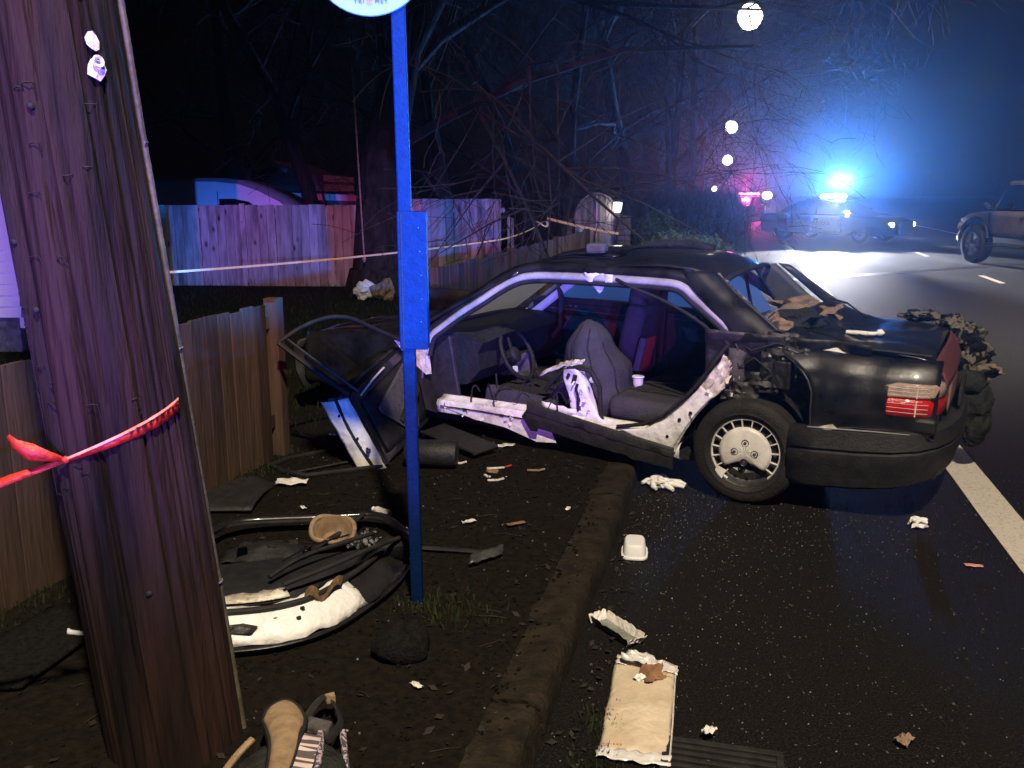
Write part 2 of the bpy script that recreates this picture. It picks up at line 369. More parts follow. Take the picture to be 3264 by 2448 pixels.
tm = MB()
for _ in range(260):
    q = rp(rnd.uniform(.5, 8), -.2 - 2.0*rnd.random()); a = rnd.uniform(0, 6.28); L_ = rnd.uniform(.03, .14); zz = vz(q.x, q.y) + .004; d_ = Vector((math.cos(a), math.sin(a), 0))*L_
    tm.tube([(q.x, q.y, zz), (q.x + d_.x*.5 + .006, q.y + d_.y*.5, zz + .004), (q.x + d_.x, q.y + d_.y, zz)], [.002, .0022, .0012], 4)
o = tm.build('fallen_twigs', twig); o['kind'] = 'stuff'; o['label'] = 'small fallen twigs on the verge'
# storm drain in the gutter
gr = empty('storm_drain_grate', (.66, 2.475, 0), RANG, 'black iron storm drain grate in the gutter beside the padded envelope', 'drain'); gr.scale = (.62, .62, 1)
f = MB()
for dx, dy, sx, sy in ((0, .22, .62, .04), (0, -.22, .62, .04), (-.29, 0, .04, .40), (.29, 0, .04, .40)): f.box((dx, dy, .006), (sx, sy, .02))
f.build('grate_frame', rubber, gr, bev=.003)
b0 = None
for k in range(7):
    if b0 is None: b0 = MB().box((0, 0, 0), (.54, .028, .02)).build('grate_bar', rubber, gr, bev=.003); b0.location = (0, -.165, .006)
    else: inst(b0, 'grate_bar', gr, (0, -.165 + .055*k, .006))
MB().box((0, 0, -.001), (.56, .42, .004)).build('drain_pit', tar, gr)

# ------------------------------------------------------------------ fences
def fence(name, label, p0, p1, h, m, bw=.135, zoff=0, post=.09, rails=True, skip=(), jitter=.012, group=None, posts=(0, 1), base=None):
    p0 = Vector(p0); p1 = Vector(p1); d = p1 - p0; L = d.length; d.normalize(); ang = math.atan2(d.y, d.x)
    e = empty(name, p0, ang, label, 'fence', group)
    n = max(1, int(L / (bw + .004))); src = MB().box((0, 0, .5), (bw, .019, 1)).build('board', m, e, bev=.003)
    src.location = (bw/2, 0, 0); src.scale = (1, 1, h)
    for i in range(n):
        x = bw/2 + i*(bw + .004); dz = random.uniform(-jitter, jitter); ry = random.uniform(-.006, .006)
        if i in skip: continue
        if i == 0: o = src
        else: o = inst(src, 'board', e)
        o.location = (x, random.uniform(-.004, .004), -.03); o.scale = (1, 1, h + dz); o.rotation_euler = (0, ry, 0)
    if rails:
        for z in (.22*h, .85*h): MB().box((L/2, .032, z), (L, .04, .085)).build('rail', m, e, bev=.003)
    for t in posts:
        MB().box((L*t + (-.02 if t == 0 else .02), .005, h*.5 - .02), (post, post, h + .03)).build('post', m, e, bev=.004)
    return e
FL = -2.28
p0 = rp(1.2, FL, KH); p1 = rp(5.18, FL, KH)
fence('low_fence', 'low brown board fence behind the leaning utility pole', p0, p1, 1.02, board, .125, skip=(22,), posts=(1,))
e = sc.objects['low_fence']
# the board that was snapped
sb = MB(); sb.prism([(0, 0, .34), (.03, 0, .30), (.05, 0, .36), (.085, 0, .28), (.10, 0, .33), (.125, 0, .25), (.125, 0, .99), (0, 0, .98)], (0, .019, 0))
o = sb.build('snapped_board', board, e); o.location = (22*.129, -.03, 0); o.rotation_euler = (-.03, .02, 0); o['label'] = 'board snapped off short with splintered end'
p0 = rp(8.35, FL, KH - .04); p1 = rp(17.2, FL, KH - .22)
fence('low_fence', 'low brown board fence running from behind the wreck to the arched gate', p0, p1, 1.0, board, .125, posts=(0, .33, .66, 1))
fence('tall_fence', 'tall grey plank fence left of the thick tree trunk', (-9.4, 15.5, .18), (-2.2, 15.6, .18), 1.40, boardg, .14, posts=(.33, .66), jitter=.008)
fence('tall_fence', 'tall grey plank fence right of the thick tree trunk', (-2.35, 16.4, .12), (-.13, 16.6, .12), 1.55, boardg, .14, posts=(), jitter=.008)
ep = empty('fence_post', (-.03, 16.45, .1), 0, 'pale split wooden post standing at the end of the tall fence', 'post')
MB().box((-.03, 0, .62), (.05, .06, 1.24)).build('post_half', boardg, ep, bev=.005); MB().box((.035, .01, .6), (.05, .06, 1.2)).build('post_half', boardg, ep, bev=.005)

# ------------------------------------------------------------------ buildings and van behind the fences
h = empty('clapboard_house', (-7.2, 9.1, .1), 0, 'white clapboard house wall showing left of the leaning utility pole', 'house')
MB().box((0, 1.2, 1.5), (4.3, 2.3, 2.4)).build('wall', siding, h)
src = None
for k in range(20):
    m = MB().hexa([(-2.16, -.03, 0), (2.16, -.03, 0), (2.16, .05, 0), (-2.16, .05, 0)], [(-2.16, .0, .122), (2.16, .0, .122), (2.16, .05, .122), (-2.16, .05, .122)]) if src is None else None
    if src is None: src = m.build('siding_board', siding, h); src.location = (0, 0, .42)
    else: inst(src, 'siding_board', h, (0, 0, .42 + .115*k))
MB().box((0, .1, .2), (4.2, .12, .5)).build('foundation', stone, h)
rf = MB().prism([(-2.4, -.5, 2.72), (2.2, -.5, 2.72), (2.2, 1.2, 3.6), (-2.4, 1.2, 3.6)], (0, 0, .1)).build('roof', roofm, h)

h = empty('gabled_house', (-8.1, 31, .1), 0, 'dark house with pale gable trim beyond the tall fence', 'house')
MB().box((0, 3, 1.1), (3.4, 6, 2.2)).build('wall', mat('house_wall_dark', (.03, .03, .03), (.05, .05, .05)), h)
MB().prism([(-1.9, -.2, 1.9), (0, -.2, 2.68), (1.9, -.2, 1.9)], (0, 6, 0)).build('roof', roofm, h)
for s in (-1, 1):
    MB().hexa([(0, -.3, 2.52), (s*.52, -.3, 2.26), (s*.52, -.22, 2.26), (0, -.22, 2.52)], [(0, -.3, 2.74), (s*.56, -.3, 2.40), (s*.56, -.22, 2.40), (0, -.22, 2.74)]).build('bargeboard', siding, h)
h = empty('garden_shed', (-5.3, 24, .1), 0, 'low shed with a pale roof edge behind the tall fence', 'shed')
MB().box((0, 1.1, .75), (2.3, 2, 1.5)).build('wall', mat('house_wall_dark', (.03, .03, .03)), h)
MB().hexa([(-1.35, -.15, 1.50), (1.5, -.15, 1.42), (1.5, 2.2, 1.6), (-1.35, 2.2, 1.6)], [(-1.35, -.15, 1.56), (1.5, -.15, 1.48), (1.5, 2.2, 1.66), (-1.35, 2.2, 1.66)]).build('roof', roofm, h)
MB().hexa([(-1.36, -.19, 1.50), (1.5, -.19, 1.40), (1.5, -.155, 1.40), (-1.36, -.155, 1.50)], [(-1.36, -.19, 1.66), (1.5, -.19, 1.56), (1.5, -.155, 1.56), (-1.36, -.155, 1.66)]).build('fascia', siding, h)

v = empty('parked_van', (-7.1, 19, .12), 0, 'white van whose rounded roof shows above the tall fence', 'van')
prof = [(-2.3, .3), (-2.35, 1.0), (-2.25, 1.6), (-2.1, 1.80), (-1.6, 1.86), (.9, 1.85), (1.4, 1.80), (1.8, 1.66), (2.2, 1.46), (2.55, 1.2), (2.9, 1.0), (3.1, .9), (3.2, .3)]
rings = []
for y, k in ((0, .0), (.0, .0), (.12, .07), (.9, .085), (1.68, .07), (1.8, 0)):
    rings.append([(x, y, z + k if z > 1.1 else z) for x, z in prof])
MB().loft(rings).build('body', vanwhite, v, smooth=40)
MB().prism([(.98, -.015, 1.20), (.98, -.015, 1.50), (1.3, -.015, 1.50), (1.6, -.015, 1.44), (1.9, -.015, 1.20)], (0, .01, 0)).build('side_window', darkglass, v)
MB().prism([(1.98, -.015, 1.2), (1.75, -.015, 1.38), (2.15, -.015, 1.2)], (0, .01, 0)).build('quarter_window', darkglass, v)
for x in (-1.5, 2.1): MB().lathe([(0.1, 0), (.31, .01), (.33, .1), (.31, .2), (.1, .21)], 24, 'y', (x, -.03, .32)).build('wheel', tyrem, v, smooth=50)
for x in (-.6, .95): MB().box((x, -.004, 1.0), (.012, .012, 1.3)).build('door_seam', rubber, v)

# ------------------------------------------------------------------ trees
def tree(name, label, base, h, r0, seed, lean=(0, 0), fork=.35, nmain=5, droop=.25, dense=1.0, spread=.9, lmin=.16, group='bare trees behind the fences', barkm=bark):
    rnd = random.Random(seed); tr = MB(); cr = MB()
    def branch(p, d, L, r, lev):
        n = max(3, int(5 - lev*.5)); pts = [p.copy()]; rs = [r]; q = p.copy(); dd = d.copy()
        for i in range(n):
            dd = (dd + Vector((rnd.gauss(0, .17), rnd.gauss(0, .17), rnd.gauss(0, .12) - droop*.10*lev)) ).normalized()
            q = q + dd * (L / n); pts.append(q.copy()); rs.append(max(.004, r * (1 - .78*(i+1)/n)))
        (tr if lev == 0 else cr).tube(pts, rs, 10 if lev == 0 else (6 if lev == 1 else (4 if lev == 2 else 3)), caps=False)
        if lev >= 5 or L < lmin: return
        k = {0: nmain, 1: 5, 2: 5, 3: 4, 4: 3}[lev]; k = max(1, int(k*dense + rnd.random()*.6))
        for j in range(k):
            t = rnd.uniform(fork if lev == 0 else .2, 1.0); i = min(n-1, int(t*n)); fr = t*n - i
            o = pts[i].lerp(pts[i+1], fr); a = rnd.uniform(0, 2*math.pi)
            side = dd.orthogonal().normalized(); side = Matrix.Rotation(a, 3, dd) @ side
            nd = (dd*rnd.uniform(.35, .8) + side*spread*rnd.uniform(.6, 1.1) + Vector((0, 0, .18 - droop*.22*lev))).normalized()
            branch(o, nd, L*rnd.uniform(.45, .68), max(.004, rs[i]*(rnd.uniform(.22, .36) if lev == 0 else rnd.uniform(.42, .62))), lev + 1)
    e = empty(name, base, 0, label, 'tree', group)
    branch(Vector((0, 0, -.1)), Vector((lean[0], lean[1], 1)).normalized(), h, r0, 0)
    fl = MB(); fl.tube([(0, 0, -.1), (.0, 0, .12), (0, 0, .45)], [r0*1.5, r0*1.2, r0*.98], 12, caps=False); tr.add(fl.v, fl.f)
    tr.build('trunk', barkm, e, smooth=60); cr.build('crown', twig, e, smooth=60); return e
tree('bare_tree', 'thick bare tree whose trunk stands between the two tall fences', (-2.22, 14.6, .1), 10.5, .44, 3, fork=.22, nmain=13, dense=1.05, droop=.25)
tree('bare_tree', 'slim bare tree with the yellow tape tied round its trunk', (.72, 22, .05), 9.0, .15, 12, fork=.14, nmain=12, dense=1.0, droop=.2)
tree('bare_tree', 'slim leaning bare tree just left of the arched gate', (1.12, 23.4, .05), 10.0, .17, 21, (.05, 0), fork=.14, nmain=12, dense=1.0, droop=.15)
tree('bare_tree', 'large bare tree rising behind the arched gate', (3.9, 29, .0), 11.5, .26, 33, (.10, 0), fork=.12, nmain=14, dense=1.0, droop=.1)
tree('bare_tree', 'bare tree whose twigs reach over the road below the street lamp', (6.4, 37, .0), 13.5, .28, 45, (.06, 0), fork=.15, nmain=14, dense=1.0, droop=.1)
tree('bare_tree', 'bare tree behind the white van', (-7.2, 23.5, .0), 11.0, .26, 52, fork=.16, nmain=11, dense=1.0, droop=.15)
tree('bare_tree', 'bare tree between the white van and the thick trunk', (-4.2, 20.5, .0), 10.0, .20, 61, fork=.16, nmain=10, dense=1.0, droop=.2)
tree('bare_tree', 'small bare roadside tree near the far red glow', (12.6, 62, .0), 5.5, .12, 70, fork=.2, nmain=9, dense=1.0, droop=.1)
tree('bare_tree', 'bare tree standing behind the tall fence end', (-.9, 19.5, .0), 9.5, .19, 83, fork=.14, nmain=12, dense=1.0, droop=.2)

# rope hanging from the thick tree
m = MB(); m.tube([(-2.40, 14.1, 3.6), (-2.37, 14.1, 2.4), (-2.33, 14.08, 1.1), (-2.32, 14.08, .78)], .012, 5); m.tube([(-2.32, 14.08, .80), (-2.32, 14.08, .74), (-2.32, 14.08, .69)], [.012, .035, .012], 6)
tag(m.build('hanging_rope', browncloth), 'thin rope with a knotted end hanging in front of the thick trunk', 'rope')
# debris bags at the foot of the thick tree
def crumple(name, c, size, seed, m, label, cat, n=10, amp=.35, flat=.6, group=None, rz=0):
    rnd = random.Random(seed); q = bmesh.new(); bmesh.ops.create_icosphere(q, subdivisions=3, radius=.5)
    for v_ in q.verts:
        p = v_.co; k = 1 + amp*noise.noise(p*3.1 + Vector((seed*3.7, 0, 0)))*2 + amp*.6*noise.noise(p*8 + Vector((0, seed, 0)))
        k += amp*.35*abs(noise.noise(p*15 + Vector((0, seed, 5))))
        v_.co = Vector((p.x*size[0]*k, p.y*size[1]*k, (p.z*size[2])*k))
    zmin = min(v_.co.z for v_ in q.verts)
    for v_ in q.verts:
        v_.co.z = max(0, v_.co.z - zmin - size[2]*.12)
    me = bpy.data.meshes.new(name); q.to_mesh(me); q.free(); me.materials.append(m)
    o = bpy.data.objects.new(name, me); sc.collection.objects.link(o); o.location = c; o.rotation_euler = (0, 0, rz)
    if label: tag(o, label, cat, group)
    return o
crumple('plastic_bag', (-2.30, 13.85, .13), (.34, .28, .28), 4, paper, 'pale crumpled bag lying at the foot of the thick tree', 'bag')
crumple('plastic_bag', (-1.98, 13.75, .13), (.30, .26, .30), 9, browncloth, 'brown crumpled bag beside the pale bag under the tree', 'bag')
o = crumple('paper_scrap', (-.62, 7.6, .12), (.12, .1, .06), 17, paper, 'pale scrap caught beside the post of the low fence', 'litter')

# ------------------------------------------------------------------ gate with stone posts and lanterns
gt = empty('arched_gate', (2.24, 24.0, -.12), 0, 'arched double wooden gate between stone posts', 'gate')
gx = .56
for i in range(14):
    x0 = -gx + i*(2*gx/14); x1 = x0 + 2*gx/14 - .006; y = .012 * (i % 2)
    t0 = 1.12 + .66*math.sqrt(max(0, 1 - (x0/(gx*1.02))**2)); t1 = 1.12 + .66*math.sqrt(max(0, 1 - (x1/(gx*1.02))**2))
    MB().hexa([(x0, y, 0), (x1, y, 0), (x1, y + .03, 0), (x0, y + .03, 0)], [(x0, y, t0), (x1, y, t1), (x1, y + .03, t1), (x0, y + .03, t0)]).build('gate_board', boardg, gt)
MB().box((0, -.03, .9), (.035, .04, 1.72)).build('meeting_stile', silver, gt)
m = MB(); m.tube([(gx*1.05*math.cos(t), -.02, 1.12 + .72*math.sin(t)) for t in (math.pi*k/16 for k in range(17))], .03, 6); m.build('arch_rail', boardg, gt, smooth=50)
for x, lit, lab in ((1.40, False, 'unlit pale lantern on the stone post left of the arched gate'), (2.95, True, 'glowing lantern on the stone post right of the arched gate')):
    sp = empty('stone_post', (x, 24.0, -.12), 0, 'rough stone gate post carrying the %s lantern' % ('lit' if lit else 'unlit'), 'post')
    rnd = random.Random(int(x*10)); z = 0
    for k in range(8):
        hh = rnd.uniform(.13, .18); MB().box((rnd.uniform(-.015, .015), rnd.uniform(-.015, .015), z + hh/2), (rnd.uniform(.34, .4), rnd.uniform(.34, .4), hh - .012)).build('stone', stone, sp, bev=.02); z += hh
    MB().box((0, 0, z + .025), (.44, .44, .05)).build('cap_stone', concrete, sp, bev=.01)
    ln = empty('gate_lantern', (x - (.16 if lit else 0), 23.98, z - .06), 0, lab, 'lantern')
    MB().lathe([(.0, .0), (.05, .0), (.05, .06), (.02, .08)], 10).build('base', interior, ln)
    MB().lathe([(.06, .08), (.095, .14), (.11, .24), (.115, .34), (.10, .345), (0, .345)], 12).build('globe', lanternlit if lit else lanterndim, ln, smooth=60)
    MB().lathe([(.12, .345), (.10, .40), (.03, .43), (.015, .47), (0, .47)], 12).build('cap', steel, ln, smooth=60)
    if lit: lamp('lantern_light', 'POINT', (x - .16, 23.8, z + .15), 14, (1, .9, .75), .1)
st = tag(MB().box((1.84, 23.86, .62), (.10, .02, .46)).build('reflector_strip', mat('reflective_strip', (.35, .62, .55), (.85, .95, .9), 9, .5)), 'pale mottled reflective strip beside the arched gate', 'reflector')

# hedges and shrubs
def leafy(name, label, c, size, n, leaf, seed, m=leafgreen, cat='shrub', group=None, stems=6):
    rnd = random.Random(seed); e = empty(name, c, 0, label, cat, group); mb = MB()
    for _ in range(n):
        a = Vector((rnd.gauss(0, 1), rnd.gauss(0, 1), rnd.gauss(0, 1))).normalized()
        k = rnd.uniform(.45, 1.0)**.5 * (1 + .28*noise.noise(a*2.3 + Vector((seed, 0, 0))))
        p = Vector((a.x*size[0]*k, a.y*size[1]*k, abs(a.z)*size[2]*k + .05)); r = leaf*rnd.uniform(.6, 1.3)
        u = Vector((rnd.gauss(0, 1), rnd.gauss(0, 1), rnd.gauss(0, 1))).normalized(); w_ = u.orthogonal().normalized()
        mb.add([p - u*r, p + w_*r*.5, p + u*r, p - w_*r*.5], [(0, 1, 2, 3)])
    mb.build('foliage', m, e); s = MB()
    for k in range(stems):
        a = rnd.uniform(0, 6.28); s.tube([(0, 0, -.05), (math.cos(a)*size[0]*.3, math.sin(a)*size[1]*.3, size[2]*.5), (math.cos(a)*size[0]*.6, math.sin(a)*size[1]*.6, size[2]*.85)], [.03, .02, .008], 5)
    s.build('stem', bark, e); return e
leafy('evergreen_shrub', 'dark evergreen shrub just right of the lit lantern', (4.0, 24.5, -.1), (.8, .7, 1.25), 2200, .07, 5)
leafy('evergreen_shrub', 'spreading dark shrub between the wreck roof and the gate', (3.6, 19.0, -.05), (1.15, .8, .95), 2600, .06, 6)
leafy('evergreen_shrub', 'low dark shrub at the roadside behind the wreck', (4.3, 20.5, -.05), (.95, .8, .78), 2200, .06, 8)
def twighedge(name, label, c, size, n, seed):
    rnd = random.Random(seed); e = empty(name, c, 0, label, 'hedge'); mb = MB()
    for _ in range(n):
        x, y = rnd.uniform(-size[0], size[0]), rnd.uniform(-size[1], size[1]); hh = size[2]*rnd.uniform(.55, 1.05)
        p = Vector((x, y, 0)); q = p + Vector((rnd.gauss(0, .14), rnd.gauss(0, .14), hh*.6)); t = q + Vector((rnd.gauss(0, .22), rnd.gauss(0, .22), hh*.4))
        mb.tube([p, q, t], [.012, .008, .004], 3, caps=False)
        for _k in range(3):
            b = p.lerp(t, rnd.uniform(.35, .95)); mb.tube([b, b + Vector((rnd.gauss(0, .16), rnd.gauss(0, .16), rnd.uniform(.05, .3)))], [.006, .003], 3, caps=False)
    mb.build('twigs', mat('red_twig', (.07, .04, .03), (.17, .10, .08), 5, .9), e); return e
twighedge('bare_hedge', 'tall bare reddish hedge behind the evergreen shrub', (5.6, 31.0, -.15), (1.7, .9, 1.85), 1500, 3)
twighedge('bare_hedge', 'bare reddish hedge running up to the roadside utility pole', (8.0, 38.0, -.15), (1.7, 1.6, 2.0), 1500, 4)

# ------------------------------------------------------------------ roadside poles, street lamps, wires
def upole(x, y, h, r, label, lean=0, arm=None, guard=False):
    e = empty('utility_pole', (x, y, -.1), 0, label, 'pole', 'utility poles along the road'); m = MB()
    m.tube([(lean*t*h, 0, h*t) for t in (0, .25, .5, .75, 1)], [r*(1.15 - .4*t) for t in (0, .25, .5, .75, 1)], 12); m.build('shaft', polewood, e, smooth=50)
    MB().box((lean*h*.93, 0, h*.93), (2.2, .1, .12)).build('crossarm', polewood, e)
    for dx in (-.95, -.4, .4, .95): MB().lathe([(0, 0), (.05, 0), (.06, .05), (.03, .09), (.05, .13), (0, .15)], 8, 'z', (lean*h*.93 + dx, 0, h*.93 + .06)).build('insulator', steel, e)
    if guard: MB().box((.12, -.16, 1.15), (.07, .05, 1.5)).build('reflector_guard', mat('red_reflector', (.6, .03, .05), None, rough=.4), e)
    return e
def slamp(px, pz, y, x, z, label, energy, rad=.26, h=None):
    e = empty('street_lamp', (x, y, z), 0, label, 'street lamp', 'street lamps down the road'); m = MB()
    L = px - x
    m.tube([(L, 0, pz - z), (L*.7, 0, .12), (L*.3, 0, .10), (0, 0, .06)], .035, 6); m.build('arm', silver, e, smooth=50)
    MB().lathe([(0, rad*.75), (.10, rad*.72), (rad*.35, rad*.56), (rad*.4, rad*.5)], 14).build('head', silver, e, smooth=50)
    MB().lathe([(0, rad*.55), (rad*.5, rad*.42), (rad*.86, 0), (rad*.98, -rad*.45), (rad*.86, -rad*.9), (rad*.5, -rad*1.32), (0, -rad*1.45)], 20).build('lens', lampwarm, e, smooth=60)  # lens oversize, the lamp's bloom is put into its shape
    lamp('street_lamp_light', 'POINT', (x, y, z - .45), energy, (1.0, .80, .56), .2)
    return e
upole(9.0, 45.5, 11.5, .19, 'tall utility pole carrying the nearest bright street lamp', -.012*1.4, guard=True)
upole(15.8, 76, 10.5, .17, 'second utility pole farther down the road', 0)
upole(21.6, 108, 10, .17, 'third utility pole farther down the road', 0)
slamp(8.6, 9.4, 45, 11.3, 10.1, 'bright street lamp on the arm of the tall utility pole', 3500, .6)
slamp(21.8, 9.0, 112, 26.6, 9.6, 'second street lamp beyond the tall utility pole', 900, .75)
slamp(34, 9.3, 200, 47.0, 8.6, 'third street lamp farther down the road', 900, 1.1)
slamp(24.6, 2.6, 108, 24.0, 2.05, 'small low lamp near the foot of the third utility pole', 60, .32)
lp = empty('lamp_post', (25.8, 92, -.2), 0, 'short lamp post with a bright globe left of the patrol car', 'lamp post')
MB().tube([(.5, 0, 0), (.5, 0, 1.2), (.3, 0, 1.5), (0, 0, 1.55)], .05, 6).build('post', steel, lp)
MB().lathe([(0, 1.05), (.4, 1.2), (.5, 1.5), (.36, 1.75), (0, 1.85)], 12).build('globe', lampwarm, lp, smooth=60)
lamp('lamp_post_light', 'POINT', (25.8, 91, 1.3), 200, (1, .8, .6), .3)
m = MB(); m.tube([(7.4, 45.2, 11.3), (7.9, 45.3, 9.0), (8.75, 45.5, 6.4)], .03, 4); tag(m.build('guy_wire', silver), 'steel guy wire slanting down to the tall utility pole', 'wire')
for k, (dx, z) in enumerate(((-.95, 10.8), (.4, 10.8), (.95, 10.8), (0, 8.2))):
    pts = []
    for t in [i/16 for i in range(17)]:
        pts.append((lerp(8.8, 15.8, t) + dx, lerp(45.5, 76, t), lerp(z, z - 1.0, t) - 1.0*4*t*(1-t)*.5))
    m = MB(); m.tube(pts, .014, 4); tag(m.build('overhead_wire', rubber), 'overhead wire strung between the roadside utility poles', 'wire', 'overhead wires')

# mailboxes on the verge beyond the pole
for x, y, lab in ((13.2, 56.5, 'pale mailbox on a post by the far verge'), (12.2, 55, 'grey newspaper box beside the pale mailbox')):
    mbx = empty('mailbox', (x, y, 0), 0, lab, 'mailbox')
    MB().box((0, 0, .5), (.1, .1, 1.0)).build('post', board, mbx)
    pr_ = [(-.2, 1.0), (.2, 1.0), (.2, 1.18), (.12, 1.28), (0, 1.32), (-.12, 1.28), (-.2, 1.18)]
    MB().prism([(a, -.3, b) for a, b in pr_], (0, .6, 0)).build('box', vanwhite if x > 13 else silver, mbx)
    MB().box((0, -.31, 1.15), (.3, .01, .26)).build('door', silver, mbx)
# haze in the night air
hz = MB().box((40, 110, 14.4), (440, 330, 31.2)).build('haze', tar); hz['kind'] = 'stuff'; hz['label'] = 'thin night haze lit by the lamps'
hm = bpy.data.materials.new('haze'); hm.use_nodes = True; hn = hm.node_tree.nodes; hn.remove(hn['Principled BSDF'])
pv = hn.new('ShaderNodeVolumePrincipled'); pv.inputs['Color'].default_value = (.9, .94, 1, 1); pv.inputs['Density'].default_value = .0013; pv.inputs['Anisotropy'].default_value = .88
hm.node_tree.links.new(pv.outputs[0], hn['Material Output'].inputs['Volume']); hz.data.materials.clear(); hz.data.materials.append(hm)
# ------------------------------------------------------------------ leaning utility pole by the photographer
PB = Vector((-1.05, 2.50, .06)); PLEAN = Vector((-.086, .012, 1)).normalized()
PX = Vector((1, 0, 0)) - PLEAN * PLEAN.x; PX.normalize(); PY = PLEAN.cross(PX)
def prad(z): return .198 - .006*z
def pp(ang, z, dr=0.0):
    return PB + PLEAN*z + (PX*math.cos(ang) + PY*math.sin(ang))*(prad(z) + dr)
po = empty('utility_pole', PB, 0, 'thick weathered wooden utility pole leaning beside the photographer', 'pole', 'utility poles along the road')
inv = Matrix.Translation(-PB)
m = MB()
def pfn(u, v):
    a = u*2*math.pi; z = v*v*9.6 if v > .5 else v*4.8
    g = nz(math.cos(a)*9, math.sin(a)*9, z*.5); c_ = nz(math.cos(a)*22, math.sin(a)*22, z*.35); big = nz(math.cos(a)*2, math.sin(a)*2, z*.6)
    dr = .006*g + .012*big - .024*max(0, c_ - .15)*2.2 + .003*nz(math.cos(a)*40, math.sin(a)*40, z*2)
    return pp(a, z, dr)
m.grid(pfn, 160, 200); m.build('shaft', polewood, po, smooth=70, inv=inv, doubles=.0005)
# conduit on the right-hand side
m = MB(); aC = R(12)
pts = []
for k in range(40):
    z = k*.24 - .02; wob = .006*nz(k*.35, 3)
    pts.append(pp(aC, z, .004 + wob))
m.tube(pts, .010, 8); m.build('conduit', copperm, po, smooth=60, inv=inv)
for z in (.55, 1.28, 1.86, 2.35):
    m = MB(); m.tube([pp(aC + d, z, .002 + .012*math.cos(d*9)) for d in (-.10, -.06, -.03, 0, .03, .06, .10)], .003, 5, flat=.5); m.build('conduit_strap', silver, po, inv=inv)
rnd = random.Random(11)
# staples and nails left by old posters
for k in range(34):
    a = R(rnd.uniform(-150, -35)); z = rnd.uniform(.9, 2.4); m = MB(); wd = rnd.uniform(.05, .08)
    m.tube([pp(a - wd, z - .012, -.003), pp(a - wd, z, .006), pp(a, z + rnd.uniform(-.002, .004), .007), pp(a + wd, z, .006), pp(a + wd, z - rnd.uniform(.01, .05), -.003)], .0016, 4); m.build('staple', rubber, po, inv=inv)
for k, (u, z) in enumerate(((-128, 1.90), (-132, 1.62), (-118, 1.44), (-66, .62), (-88, 1.95))):
    a = R(u); m = MB(); c0 = pp(a, z, .004); nrm = (PX*math.cos(a) + PY*math.sin(a))
    q = nrm.to_track_quat('Z', 'Y').to_matrix().to_4x4(); q.translation = c0
    m.lathe([(0, .006), (.006, .005), (.009, .002), (.010, -.004)], 10); m.v = [tuple(q @ Vector(v_)) for v_ in m.v]; m.build('nail_head', rubber, po, inv=inv, smooth=50)
# torn poster corners still stapled on
for k, (u, z, w_, h_) in enumerate(((-43, 2.30, .028, .035), (-40.5, 2.235, .030, .030), (-36, 2.105, .026, .042), (-36, 2.035, .036, .05))):
    a = R(u); c0 = pp(a, z, .009); tx = (PY*math.cos(a) - PX*math.sin(a)); nrm = (PX*math.cos(a) + PY*math.sin(a)); m = MB()
    outl = []
    for j in range(9):
        t = 2*math.pi*j/9; rr_ = 1 + .35*nz(j*1.7, k*5); outl.append(c0 + tx*w_*.7*rr_*math.cos(t) + PLEAN*h_*.6*rr_*math.sin(t) + nrm*.01*nz(j*2.1, k))
    m.add([c0 + nrm*.004] + outl, [(0, j + 1, (j + 1) % 9 + 1) for j in range(9)]); m.build('poster_scrap', paper, po, inv=inv, solid=.0015)
    if k == 3:
        m = MB(); q = nrm.to_track_quat('Z', 'Y').to_matrix().to_4x4(); q.translation = c0 + PLEAN*.018 + nrm*.012
        m.lathe([(.007, 0), (.014, .004), (.017, 0)], 14); m.v = [tuple(q @ Vector(v_)) for v_ in m.v]; m.build('grommet', paper, po, inv=inv, smooth=60)

# red caution tape tied round the pole
tp = empty('red_caution_tape', PB + Vector((0, 0, 1)), 0, 'red plastic caution tape with dark lettering knotted round the leaning pole', 'tape')
inv = Matrix.Translation(-(PB + Vector((0, 0, 1))))
m = MB(); pts = []; wv = []
for k in range(33):
    t = k/32; a = R(lerp(-12, -112, t)); z = lerp(1.13, 1.03, t) ; w_ = interp([0, .25, .6, 1], [.019, .018, .013, .006], t)
    pts.append(pp(a, z, .010 + .004*nz(k*.7))); wv.append(PLEAN*w_ + (PX*math.cos(a) + PY*math.sin(a))*.006*nz(k*.5, 4))
m.ribbon(pts, wv); m.build('wrap', redtape, tp, inv=inv, smooth=60, solid=.0006)
m = MB(); m.ribbon([pp(R(lerp(-14, -110, k/24)), lerp(1.148, 1.035, k/24), .016) for k in range(25)], PLEAN*.0035); m.build('painted_sheen', mat('tape_sheen', (.80, .62, .30), (.85, .30, .10), 14, .35), tp, inv=inv)  # sheen along the tape painted as a pale strip
for k in range(9):
    t = .05 + k*.052; a = R(lerp(-12, -112, t)); z = lerp(1.13, 1.03, t) + .004; da = .022 if k % 3 else .038
    m = MB(); m.ribbon([pp(a - da, z, .0165), pp(a, z, .017), pp(a + da*.6, z, .0165)], PLEAN*.007*(1 if k % 2 else .7)); m.build('dark_letter', tapeink, tp, inv=inv)
kn = pp(R(-112), 1.03, .012)
m = MB(); pts = [kn, kn + Vector((-.06, -.01, -.02)), kn + Vector((-.14, -.03, -.045)), kn + Vector((-.3, -.06, -.10)), kn + Vector((-.6, -.10, -.20)), kn + Vector((-1.4, -.2, -.36))]
m.ribbon(pts, [Vector((0, 0, .006)), Vector((0, .003, .009)), Vector((0, .008, .012)), Vector((0, .01, .014)), Vector((0, .008, .016)), Vector((0, 0, .016))]); m.build('running_end', redtape, tp, inv=inv, solid=.0006, smooth=60)
